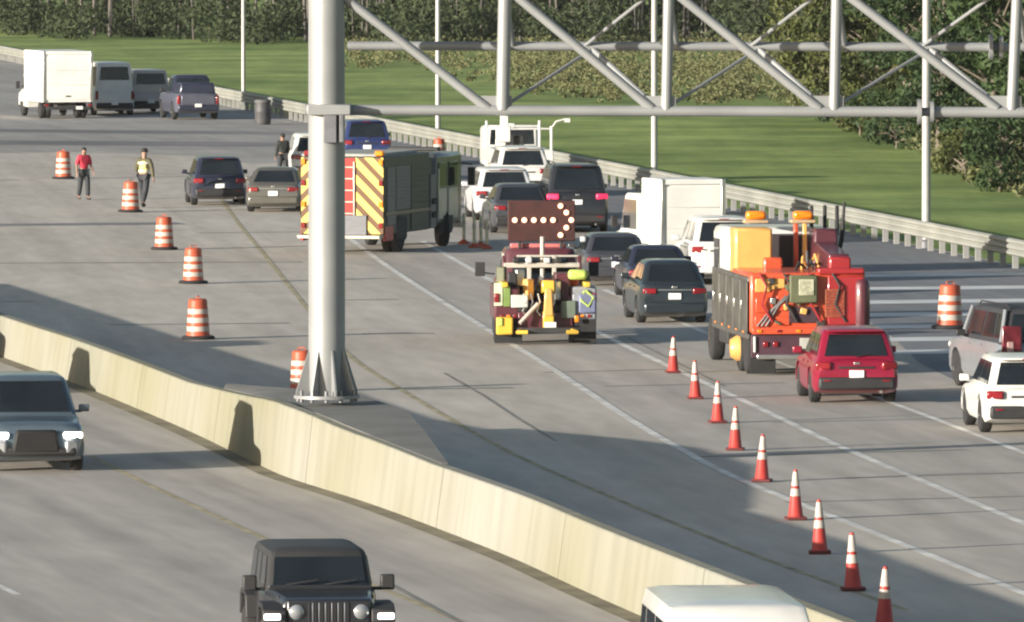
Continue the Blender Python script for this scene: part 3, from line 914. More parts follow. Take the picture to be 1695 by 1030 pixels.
    if kind == 'suv' and not oncoming:
        mb = MB(); mb.path([(0, -hl + K['yb0'] - 0.03, zb + 0.05), (W * 0.16, -hl + K['yb0'] + 0.02, zb + 0.12)], [0.014, 0.010], 6); mb.build('rear_wiper', black, root)
        for sx in (-1, 1):
            part_box(root, 'bumper_reflector', (sx * W * 0.34, -hl - 0.075, K['gc'] + 0.30), (0.16, 0.02, 0.035), tail_red, 0.006)
        mb = MB(); mb.tube((W * 0.28, -hl - 0.02, K['gc'] + 0.06), (W * 0.28, -hl + 0.3, K['gc'] + 0.06), 0.035, n=10); mb.build('exhaust_pipe', chrome, root)
        part_box(root, 'brake_lamp', (0, -hl + K['yt0'] - 0.185, H - 0.06), (0.28, 0.02, 0.025), tail_red, 0.005)
    if kind == 'sedan':
        part_box(root, 'tailgate_trim', (0, -hl - 0.005, tail - 0.14), (W * 0.50, 0.03, 0.035), chrome, 0.01)
    if kind == 'pickup':
        part_box(root, 'bed_liner', (0, -hl + 0.90, zb + 0.005), (W * 0.72, 1.5, 0.06), black, 0.01)
        part_box(root, 'tailgate', (0, -hl - 0.012, zb - 0.30), (W * 0.74, 0.05, 0.42), col, 0.02)
    return root, dict(hl=hl, W=W, H=H, zb=zb, T=T, B=B)

def recolour(root, part, m):
    for ch in root.children:
        if ch.name.split('.')[0] == part:
            ch.data.materials.clear(); ch.data.materials.append(m)
P_white = paint('paint_white', (0.62, 0.62, 0.60), 0.0)
P_white2 = paint('paint_cool_white', (0.55, 0.56, 0.58), 0.0)
P_red = paint('paint_red', (0.27, 0.010, 0.036), 0.25)
P_black = paint('paint_black', (0.022, 0.024, 0.03), 0.2)
P_dkgrey = paint('paint_dark_grey', (0.07, 0.072, 0.085), 0.4)
P_navy = paint('paint_navy', (0.030, 0.034, 0.060), 0.3)
P_blue = paint('paint_blue_grey', (0.105, 0.11, 0.15), 0.3)
P_blue2 = paint('paint_royal_blue', (0.035, 0.05, 0.15), 0.3)
P_tan = paint('paint_warm_grey', (0.13, 0.125, 0.11), 0.4)
P_beige = paint('paint_beige', (0.42, 0.37, 0.35), 0.1)
P_silver = paint('paint_silver', (0.27, 0.285, 0.31), 0.4)
P_teal = paint('paint_dark_teal', (0.10, 0.135, 0.165), 0.35)
P_slate = paint('paint_slate', (0.028, 0.038, 0.046), 0.35)

G_Q = 'vehicles queued past the closed lane'
car('van', 'white van right of the box truck at the far left, dark wide rear window', 'van', 190, 192, -10, 'van', P_white, 5.0, 1.92, 2.45, group='vehicles far up the road')
car('van', 'pale pinkish van mostly hidden between the white van and the dark blue pickup', 'van', 250, 189, -12, 'van', P_beige, 5.2, 1.95, 2.05, group='vehicles far up the road')
bp_, _d = car('pickup_truck', 'dark blue pickup with black canopy top far up the road at left', 'pickup', 328, 199, -10.5, 'pickup', P_blue, 5.4, 2.06, 2.0, group='vehicles far up the road', bumper=P_navy)
recolour(bp_, 'cabin', P_navy)
part_box(bp_, 'bed_canopy', (0, -1.72, 1.42), (1.66, 1.7, 0.52), P_navy, 0.08, taper=(0.9, 0.94))
car('suv', 'navy blue suv half hidden behind the gantry column beside the guardrail', 'suv', 608, 276, -6, 'suv', P_blue2, 4.8, 1.92, 1.76, group=G_Q)
car('suv', 'white suv showing only its corner between grey sedan and gantry column', 'suv', 524, 302, -4, 'suv', P_white, 4.8, 1.95, 1.75, group=G_Q)
car('suv', 'dark navy hatchback suv stopped beside the worker in the yellow vest', 'suv', 364, 341, -5.5, 'suv', P_navy, 4.6, 1.86, 1.64, group=G_Q)
car('sedan', 'warm grey sedan parked left of the fire engine', 'sedan', 452, 352, 3, 'sedan', P_tan, 4.7, 1.86, 1.46, group=G_Q, bumper=P_tan)
car('suv', 'white suv farthest up the queue with a wide black rear window', 'suv', 866, 327, -4.5, 'suv', P_white, 4.9, 1.97, 1.74, group=G_Q)
car('suv', 'white suv behind the dark grey car, left of the black suv with red tail lights', 'suv', 836, 366, -4.5, 'suv', P_white2, 4.9, 1.97, 1.70, group=G_Q, bumper=P_white2)
car('sedan', 'dark grey car half hidden behind the lit arrow board', 'sedan', 864, 387, -4.5, 'sedan', P_dkgrey, 4.8, 1.86, 1.52, group=G_Q, extras=('chrome',))
car('suv', 'large black suv with glowing red tail lights behind the arrow board', 'suv', 956, 386, -4.5, 'suv', P_black, 5.2, 2.02, 2.12, lit=True, group=G_Q, extras=('rails',))
car('suv', 'white suv tucked between the white box truck and the orange wrecker', 'suv', 1200, 472, -5, 'suv', P_white, 4.8, 1.92, 1.84, group=G_Q, bumper=P_white2)
car('sedan', 'dark hatchback mostly hidden behind the black sedan', 'sedan', 1092, 498, -4.5, 'sedan', P_navy, 4.4, 1.76, 1.42, group=G_Q)
car('sedan', 'grey sedan directly right of the small wrecker', 'sedan', 1022, 475, -4.5, 'sedan', P_dkgrey, 4.8, 1.82, 1.42, group=G_Q, extras=('chrome',), bumper=P_dkgrey)
car('sedan', 'black sedan with a white plate between the two wreckers', 'sedan', 1117, 537, -5, 'sedan', P_slate, 4.9, 1.74, 1.56, group=G_Q, bumper=P_slate)
car('suv', 'red suv following close behind the orange wrecker', 'suv', 1418, 670, -3.8, 'suv', P_red, 4.5, 1.84, 1.60, group=G_Q)
pk, pd = car('suv', 'silver grey boxy suv with a black top and tall maroon taillights', 'suv', 1726, 652, -12, 'utility', P_silver, 4.7, 1.95, 1.86, group=G_Q, extras=('rails',))
car('suv', 'white suv cut by the right edge of the view, nearest of the queue', 'suv', 1706, 720, -4, 'suv', P_white, 4.6, 1.86, 1.56, group=G_Q)
# oncoming side
tx, d = car('suv', 'blue grey suv coming towards the camera with bright headlights', 'suv', 60, 784, -6.5, 'suv', P_teal, 4.7, 1.88, 1.74, oncoming=True, group='oncoming vehicles')
for sx in (-1, 1):
    part_box(tx, 'lit_body_corner', (sx * 0.66, d['hl'] - 0.03, 0.50), (0.26, 0.16, 0.26), P_silver, 0.05, rz=-sx * 0.3)  # silver boxes put the sunlit look of the body corners into colour
part_box(tx, 'lower_grille', (0, d['hl'] + 0.02, 0.60), (0.92, 0.10, 0.44), mat('grille_dark', (0.006, 0.006, 0.007), 0.7), 0.06, taper=(0.82, 1))
for px, py in ((-250, 662), (-210, 598)):
    car('suv', 'dark suv further up the opposite lanes, beyond the left edge of the view', 'suv', px, py, -7, 'suv', P_navy, 4.6, 1.86, 1.68, oncoming=True, group='oncoming vehicles')
vn, d = car('van', 'white van roof passing the foot of the barrier at the bottom of the view', 'van', 1246, 1414, -4, 'van', P_white, 5.6, 2.05, 2.76, oncoming=True, group='oncoming vehicles')

def offroad():
    root = thing('offroad_car', 'black boxy offroad car with round headlights and slotted grille coming towards the camera', 'offroader', group='oncoming vehicles')
    L, W, hl = 4.2, 1.58, 2.1
    stand(root, 546, 1124, 173.5, hl)
    bd = MB()
    bd.loft([[(x * w, y, z) for x, z in ((-1, zb), (-1, zt - .08), (-0.92, zt), (0.92, zt), (1, zt - .08), (1, zb))] for y, w, zb, zt in ((-hl, .74, .52, 1.12), (-hl + .1, .79, .48, 1.16), (0.55, .79, .48, 1.16), (0.62, .76, .50, 1.17), (1.80, .66, .56, 1.12), (1.90, .64, .58, 1.10))])
    bd.build('body', P_black, root, 0.03)
    B, T = cabin_frame(-hl + .06, 0.62, -hl + .14, 0.30, .76, .69, 1.14, 1.68)
    cabin_shell(B, T, 0.05, 0.11).build('hard_top', mat('hard_top_black', (0.03, 0.03, 0.031), 0.6), root)
    rl, rr, fr, fl = B; rlt, rrt, frt, flt = T
    pane(root, 'windshield', fr, fl, flt, frt, 0.06, 0.94, 0.10, 0.84)
    pane(root, 'rear_window', rl, rr, rrt, rlt, 0.10, 0.90, 0.2, 0.84)
    for a, b, c, d in ((fl, rl, rlt, flt), (rr, fr, frt, rrt)):
        for u0, u1 in ((0.07, 0.34), (0.39, 0.62), (0.67, 0.93)):
            pane(root, 'side_window', a, b, c, d, u0, u1, 0.12, 0.85)
    part_box(root, 'windshield_frame', (0, 0.645, 1.19), (1.46, 0.05, 0.06), P_black, 0.01)
    for k in range(2):
        part_box(root, 'wiper', (-0.30 + k * 0.55, 0.66, 1.26), (0.46, 0.02, 0.02), black, 0.005, ry=0.15)
    part_box(root, 'grille_panel', (0, 1.92, 0.88), (1.18, 0.07, 0.44), P_black, 0.03)
    for k in range(7):
        part_box(root, 'grille_slot', (-0.27 + k * 0.09, 1.955, 0.90), (0.045, 0.03, 0.32), mat('slot_dark', (0.008, 0.008, 0.01), 0.8), 0.01)
    for k in range(6):
        part_box(root, 'grille_bar', (-0.225 + k * 0.09, 1.962, 0.90), (0.022, 0.03, 0.32), mat('grille_bar_grey', (0.12, 0.13, 0.15), 0.4, 0.4), 0.005)
    for sx in (-1, 1):
        mb = MB(); mb.lathe([(0.001, 0.03), (0.05, 0.028), (0.088, 0.0), (0.105, -0.01), (0.105, -0.06)], 22, (sx * 0.455, 1.985, 0.93), 'Y')
        mb.build('headlight', mat('dim_lamp', (0.30, 0.32, 0.34), 0.15, 0.4, 0.6), root)
        fl_ = MB(); fl_.prism([(1.02, .66), (1.10, .98), (1.30, 1.05), (1.80, 1.04), (1.98, .96), (2.02, .78), (1.94, .78), (1.90, .90), (1.74, .96), (1.32, .97), (1.18, .92), (1.10, .66)], sx * 0.60, sx * 0.935)
        fl_.build('fender_flare', black, root, 0.02)
        rf = MB(); rf.prism([(-1.75, .66), (-1.68, .98), (-1.48, 1.05), (-0.98, 1.05), (-0.78, .98), (-0.70, .66), (-0.78, .66), (-0.86, .92), (-1.0, .97), (-1.46, .97), (-1.60, .92), (-1.67, .66)], sx * 0.70, sx * 0.935)
        rf.build('fender_flare', black, root, 0.02)
        part_box(root, 'marker_light', (sx * 0.80, 2.03, 0.87), (0.23, 0.05, 0.085), lamp_lit, 0.015)
        mb = MB(); mb.box((sx * 0.98, 0.42, 1.24), (0.20, 0.12, 0.22)); mb.box((sx * 0.83, 0.42, 1.15), (0.20, 0.05, 0.05))
        mb.build('mirror', black, root, 0.03)
        for y in (1.50, -1.22):
            wheel(root, sx * 0.79, y, 0.41, 0.27, rim_m=steel_rim)
        part_box(root, 'door_hinge', (sx * 0.80, 0.50, 0.95), (0.03, 0.12, 0.05), P_black, 0.01)
        part_box(root, 'hood_latch', (sx * 0.66, 1.45, 1.10), (0.04, 0.08, 0.05), black, 0.01)
    part_box(root, 'front_bumper', (0, 2.12, 0.60), (1.62, 0.20, 0.20), black, 0.03)
    mb = MB(); mb.lathe([(0.40, -0.11), (0.42, 0.0), (0.40, 0.11)], 24, (0.05, -hl - 0.14, 0.98), 'Y'); mb.build('spare_wheel', rubber, root)
offroad()

recolour(pk, 'cabin', mat('soft_top_black', (0.025, 0.026, 0.032), 0.7))
for sx in (-1, 1):
    k_ = 0 if sx < 0 else 1
    for i_ in ((3, 2)[k_], (0, 1)[k_]):
        mb = MB(); mb.tube(pd['B'][i_] + Vector((sx * .02, 0, 0)), pd['T'][i_] + Vector((sx * .02, 0, 0)), 0.055, 0.045, 8); mb.build('roof_pillar', P_silver, pk)
for sx in (-1, 1):
    part_box(pk, 'taillight', (sx * 0.70, -2.37, 1.08), (0.44, 0.08, 0.78), mat('maroon_lens', (0.13, 0.015, 0.025), 0.25, coat=0.4, var=0.3, scale=6), 0.03)
    part_box(pk, 'reflector', (sx * 0.74, -2.415, 0.98), (0.14, 0.02, 0.30), mat('pale_reflector', (0.40, 0.26, 0.24), 0.3), 0.02)

# ------------------------------------------------------------------ trucks
box_white = mat('truck_box_white', (0.72, 0.72, 0.69), 0.5, var=0.09, scale=1.3)
frame_dark = mat('chassis_dark', (0.03, 0.03, 0.03), 0.8, var=0.3)

def dual_axle(root, y, r, W, rim_m=None):
    for sx in (-1, 1):
        wheel(root, sx * (W / 2 - 0.14), y, r, 0.24, rim_m=rim_m or steel_rim)
        wheel(root, sx * (W / 2 - 0.40), y, r, 0.24, rim_m=rim_m or steel_rim)

def box_truck(label, px, py, hd, L, W, H, floor, cab_h, col, group, cab_len=2.1, cab_w=0.90):
    root = thing('box_truck', label, 'truck', group=group)
    hl = L / 2
    stand(root, px, py, hd, -hl)
    yb = hl - cab_len
    part_box(root, 'cargo_box', (0, (-hl + 0.06 + yb) / 2, (floor + H) / 2), (W, yb + hl - 0.06, H - floor), box_white, 0.03)
    for sx in (-1, 1):
        part_box(root, 'corner_post', (sx * (W / 2 - 0.05), -hl + 0.05, (floor + H) / 2), (0.12, 0.08, H - floor), chrome, 0.01)
        part_box(root, 'taillight', (sx * (W / 2 - 0.14), -hl + 0.0, floor - 0.12), (0.18, 0.06, 0.10), tail_red, 0.01)
    part_box(root, 'door_header', (0, -hl + 0.05, H - 0.07), (W - 0.22, 0.07, 0.14), box_white, 0.01)
    mb = MB()
    for k in range(3):
        mb.box((0, -hl + 0.045, floor + 0.12 + (H - floor - 0.32) * (k + 0.5) / 3), (W - 0.24, 0.03, (H - floor - 0.32) / 3 - 0.008))
    mb.build('roller_door', box_white, root, 0.006)
    part_box(root, 'door_handle', (0, -hl + 0.02, floor + 0.28), (0.22, 0.04, 0.06), frame_dark, 0.01)
    part_box(root, 'rear_bumper', (0, -hl - 0.02, 0.48), (W * 0.9, 0.14, 0.14), frame_dark, 0.02)
    part_box(root, 'chassis', (0, -0.2, floor - 0.14), (0.9, L - 1.2, 0.22), frame_dark)
    part_box(root, 'license_plate', (W * 0.22, -hl - 0.10, 0.50), (0.31, 0.02, 0.15), white_plate, 0.004)
    # cab: doors and roof behind a short bonnet
    cw = W * cab_w
    cab = MB()
    cab.prism([(yb + 0.04, 0.42), (hl, 0.46), (hl, 0.92), (hl - 0.12, 1.08), (hl - 0.82, 1.20), (hl - 1.35, cab_h - 0.06), (hl - 1.50, cab_h), (yb + 0.04, cab_h)], -cw / 2, cw / 2)
    cab.build('cab', col, root, 0.06)
    for sx in (-1, 1):
        w_ = MB(); x0, x1 = sx * (cw / 2 + 0.004), sx * (cw / 2 + 0.016)
        w_.prism([(yb + 0.20, 1.24), (hl - 0.96, 1.24), (hl - 1.36, cab_h - 0.18), (yb + 0.20, cab_h - 0.18)], min(x0, x1), max(x0, x1))
        w_.build('side_window', glass, root, smooth=0)
        mb = MB(); mb.box((sx * (cw / 2 + 0.20), hl - 0.95, 1.42), (0.18, 0.10, 0.34)); mb.box((sx * (cw / 2 + 0.06), hl - 0.95, 1.34), (0.22, 0.03, 0.03)); mb.build('mirror', black, root, 0.02)
        wheel(root, sx * (cw / 2 - 0.12), hl - 0.85, 0.38, 0.24, rim_m=steel_rim)
        part_box(root, 'headlight', (sx * cw * 0.38, hl - 0.02, 0.82), (0.30, 0.10, 0.18), lamp_clear, 0.03)
        part_box(root, 'wheel_arch', (sx * (cw / 2 - 0.10), hl - 0.85, 0.52), (0.22, 0.94, 0.44), frame_dark, 0.10)
    pane(root, 'windshield', Vector((cw / 2, hl - 0.84, 1.22)), Vector((-cw / 2, hl - 0.84, 1.22)), Vector((-cw / 2, hl - 1.33, cab_h - 0.10)), Vector((cw / 2, hl - 1.33, cab_h - 0.10)), 0.05, 0.95, 0.04, 0.96)
    part_box(root, 'front_bumper', (0, hl + 0.03, 0.50), (cw, 0.14, 0.18), frame_dark, 0.03)
    dual_axle(root, -hl + 1.5, 0.38, W * 0.96)
    return root
box_truck('white box truck with a cream rear door at the far left of the road', 113, 197, -13.0, 7.0, 2.26, 3.05, 0.74, 2.0, P_white, 'vehicles far up the road')
box_truck('white box truck queued beside the guardrail behind the dark sedans', 1148, 458, -15.5, 4.7, 1.84, 2.70, 0.62, 2.25, P_white, 'vehicles queued past the closed lane', 2.7, 1.10)

# utility truck with a rack, half hidden behind the white vehicles of the queue
def rack_truck():
    root = thing('rack_truck', 'pale work truck with an open rack of posts behind the farthest white suv', 'truck')
    stand(root, 868, 306, -6, -3.0)
    W = 2.1
    part_box(root, 'bed', (0, -0.9, 1.0), (W, 4.2, 0.5), P_white, 0.03)
    part_box(root, 'cab', (0, 2.1, 1.25), (W * 0.95, 1.7, 1.5), P_white, 0.15)
    pane(root, 'rear_window', Vector((-0.9, 1.25, 1.3)), Vector((0.9, 1.25, 1.3)), Vector((0.85, 1.25, 1.9)), Vector((-0.85, 1.25, 1.9)), 0.05, 0.95, 0.05, 0.95)
    for x, y, h in ((-0.95, -2.9, 2.0), (0.55, -2.9, 2.3), (0.98, -2.9, 2.1), (-0.95, 1.0, 2.2), (0.98, 1.0, 2.2)):
        part_box(root, 'rack_post', (x, y, (h + 1.2) / 2), (0.09, 0.09, h - 1.2), P_white)
    for y in (-2.9, 1.0):
        part_box(root, 'rack_rail', (0, y, 2.0), (2.0, 0.07, 0.07), P_white)
    part_box(root, 'tool_chest', (-0.4, -2.2, 1.5), (0.9, 0.6, 0.5), frame_dark, 0.03)
    part_box(root, 'work_lamp', (-0.45, -2.95, 2.12), (0.22, 0.12, 0.16), P_white, 0.02)
    mb = MB(); mb.path([(0.98, -2.9, 2.0), (1.15, -2.9, 2.25), (1.5, -2.9, 2.35)], [0.04, 0.04, 0.03], 6); mb.box((1.55, -2.9, 2.30), (0.2, 0.1, 0.14)); mb.build('lamp_arm', P_white, root)
    dual_axle(root, -1.7, 0.38, W)
    for sx in (-1, 1): wheel(root, sx * 0.88, 2.0, 0.38, 0.24, rim_m=steel_rim)
rack_truck()

def fire_engine():
    root = thing('fire_engine', 'fire engine parked slantwise across the lane, yellow and dark chevrons on its rear', 'fire engine')
    L, W, H, hl = 9.0, 2.55, 2.92, 4.5
    stand(root, 567, 421, 14.5, -hl)
    body_c = mat('engine_dark_green', (0.028, 0.038, 0.032), 0.5, 0.0, 0.0, var=0.1)
    red = paint('engine_red', (0.36, 0.02, 0.018), 0.0)
    silver = mat('brushed_panel', (0.13, 0.135, 0.15), 0.5, 0.2, var=0.15, stretch=(1, 1, 14))
    part_box(root, 'body', (0, -1.95, 1.72), (W, 5.1, 2.30), body_c, 0.03)
    # rear face: chevron boards, one each side of a red middle
    chev = bpy.data.materials.new('chevron_sheeting'); chev.use_nodes = True
    nt = chev.node_tree; b = nt.nodes['Principled BSDF']; b.inputs['Roughness'].default_value = 0.4
    tc = nt.nodes.new('ShaderNodeTexCoord'); sp = nt.nodes.new('ShaderNodeSeparateXYZ'); nt.links.new(tc.outputs['Object'], sp.inputs[0])
    ab = nt.nodes.new('ShaderNodeMath'); ab.operation = 'ABSOLUTE'; nt.links.new(sp.outputs[0], ab.inputs[0])
    ad = nt.nodes.new('ShaderNodeMath'); ad.operation = 'ADD'; nt.links.new(ab.outputs[0], ad.inputs[0]); nt.links.new(sp.outputs[2], ad.inputs[1])
    md = nt.nodes.new('ShaderNodeMath'); md.operation = 'FRACT'
    ml = nt.nodes.new('ShaderNodeMath'); ml.operation = 'MULTIPLY'; ml.inputs[1].default_value = 2.0
    nt.links.new(ad.outputs[0], ml.inputs[0]); nt.links.new(ml.outputs[0], md.inputs[0])
    gt = nt.nodes.new('ShaderNodeMath'); gt.operation = 'GREATER_THAN'; gt.inputs[1].default_value = 0.55; nt.links.new(md.outputs[0], gt.inputs[0])
    mx = nt.nodes.new('ShaderNodeMix'); mx.data_type = 'RGBA'; mx.inputs['A'].default_value = (0.78, 0.56, 0.12, 1); mx.inputs['B'].default_value = (0.12, 0.055, 0.02, 1)
    nt.links.new(gt.outputs[0], mx.inputs['Factor']); nt.links.new(mx.outputs['Result'], b.inputs['Base Color'])
    for sx in (-1, 1):
        part_box(root, 'chevron_board', (sx * 0.83, -4.515, 1.72), (0.84, 0.04, 2.24), chev, 0.005)
        for k in range(4):
            part_box(root, 'corner_lamp', (sx * 1.18, -4.56, 0.85 + k * 0.62), (0.12, 0.06, 0.16), amber if k % 2 else tail_red, 0.01)
    part_box(root, 'middle_panel', (0, -4.51, 1.90), (0.80, 0.05, 1.86), red, 0.01)
    for k in range(5):
        part_box(root, 'ladder_rung', (0.16, -4.56, 1.2 + k * 0.34), (0.40, 0.04, 0.05), chrome, 0.01)
    for sx in (-0.05, 0.37):
        part_box(root, 'ladder_rail', (sx, -4.56, 1.85), (0.05, 0.05, 1.75), chrome, 0.01)
    part_box(root, 'rear_step', (0, -4.72, 0.52), (W * 0.98, 0.50, 0.10), chrome, 0.01)
    part_box(root, 'rear_kick_panel', (0, -4.56, 0.86), (1.5, 0.06, 0.58), silver, 0.01)
    part_box(root, 'hose_bed_cover', (0, -2.1, 2.90), (W * 0.80, 4.6, 0.10), mat('hose_cover', (0.32, 0.33, 0.31), 0.8), 0.03)
    for sx in (-1, 1):
        part_box(root, 'rear_beacon', (sx * 1.08, -4.30, 2.96), (0.26, 0.24, 0.16), amber if sx > 0 else tail_red, 0.04)
        x = sx * (W / 2 + 0.012)
        for y0, y1, z0, z1 in ((-4.25, -3.35, 0.85, 2.55), (-3.25, -1.65, 1.28, 2.55), (-1.55, 0.35, 0.62, 2.55)):
            mb = MB(); n = 12
            for k in range(n):
                mb.box((x, (y0 + y1) / 2, z0 + (z1 - z0) * (k + 0.5) / n), (0.04, y1 - y0, (z1 - z0) / n - 0.012))
            mb.build('roller_shutter', silver if y0 < -1.6 else body_c, root)
        part_box(root, 'reflective_stripe', (sx * (W / 2 + 0.035), -1.95, 1.18), (0.02, 5.0, 0.09), mat('stripe_gold', (0.16, 0.13, 0.08), 0.4))
        part_box(root, 'side_skirt', (sx * (W / 2 - 0.02), -4.0, 0.60), (0.08, 0.9, 0.42), red, 0.01)
        part_box(root, 'wheel_arch', (sx * (W / 2 - 0.12), -2.55, 0.74), (0.30, 1.30, 0.86), frame_dark, 0.16)
        # cab side
        part_box(root, 'pump_panel', (sx * (W / 2 - 0.03), 0.98, 1.40), (0.12, 0.62, 1.60), silver, 0.02)
        for k in range(4):
            mb = MB(); mb.lathe([(0.09, -0.05), (0.09, 0.05)], 14, (sx * (W / 2 + 0.05), 0.85 + 0.26 * (k % 2), 1.0 + 0.4 * (k // 2)), 'X'); mb.build('pump_gauge', black, root)
        part_box(root, 'grab_rail', (sx * (W / 2 + 0.06), 1.45, 1.70), (0.04, 0.04, 1.3), chrome, 0.01)
        for y0, y1 in ((1.65, 2.55), (2.85, 3.85)):
            part_box(root, 'side_window', (sx * (W / 2 + 0.006), (y0 + y1) / 2, 2.16), (0.03, y1 - y0, 0.72), glass, 0.04)
            part_box(root, 'cab_door', (sx * (W / 2 + 0.0), (y0 + y1) / 2, 1.28), (0.04, y1 - y0 + 0.06, 0.92), mat('engine_silver', (0.42, 0.42, 0.40), 0.35, 0.4, 0.3), 0.02)
        part_box(root, 'wheel_arch', (sx * (W / 2 - 0.12), 2.72, 0.70), (0.30, 1.36, 0.70), frame_dark, 0.16)
        wheel(root, sx * (W / 2 - 0.17), 2.72, 0.54, 0.34, steer=-24)
        mb = MB(); mb.box((sx * (W / 2 + 0.34), 4.25, 2.05), (0.20, 0.16, 0.55)); mb.path([(sx * (W / 2), 4.3, 2.45), (sx * (W / 2 + 0.36), 4.3, 2.4)], [0.025, 0.025], 6); mb.build('mirror', black, root, 0.03)
    part_box(root, 'pump_house', (0, 0.98, 1.66), (W - 0.20, 0.72, 2.1), body_c, 0.03)
    part_box(root, 'cab', (0, 2.95, 1.72), (W - 0.02, 3.06, 2.16), mat('engine_cab_grey', (0.07, 0.075, 0.08), 0.3, 0.1, 0.4), 0.12)
    part_box(root, 'windshield', (0, 4.46, 2.12), (W * 0.86, 0.06, 0.86), glass, 0.03)
    part_box(root, 'roof_light_bar', (0, 3.6, 2.88), (1.6, 0.30, 0.12), black, 0.04)
    part_box(root, 'chassis', (0, 0, 0.62), (1.1, 8.6, 0.26), frame_dark)
    part_box(root, 'front_bumper', (0, 4.66, 0.66), (W, 0.42, 0.34), chrome, 0.05)
    dual_axle(root, -2.55, 0.54, W)
fire_engine()

orange_red = paint('wrecker_orange_red', (0.52, 0.070, 0.024), 0.0, 0.5)
wreck_red = paint('wrecker_red', (0.30, 0.016, 0.020), 0.0, 0.5)
wreck_maroon = paint('wrecker_maroon', (0.085, 0.018, 0.028), 0.1, 0.5)
wreck_yellow = paint('wrecker_yellow', (0.66, 0.42, 0.05), 0.0)
wreck_amber = paint('wrecker_amber', (0.66, 0.36, 0.10), 0.0, 0.5)
lime = mat('hi_vis_lime', (0.42, 0.55, 0.12), 0.6)
olive_box = mat('olive_case', (0.10, 0.11, 0.06), 0.6, var=0.2)

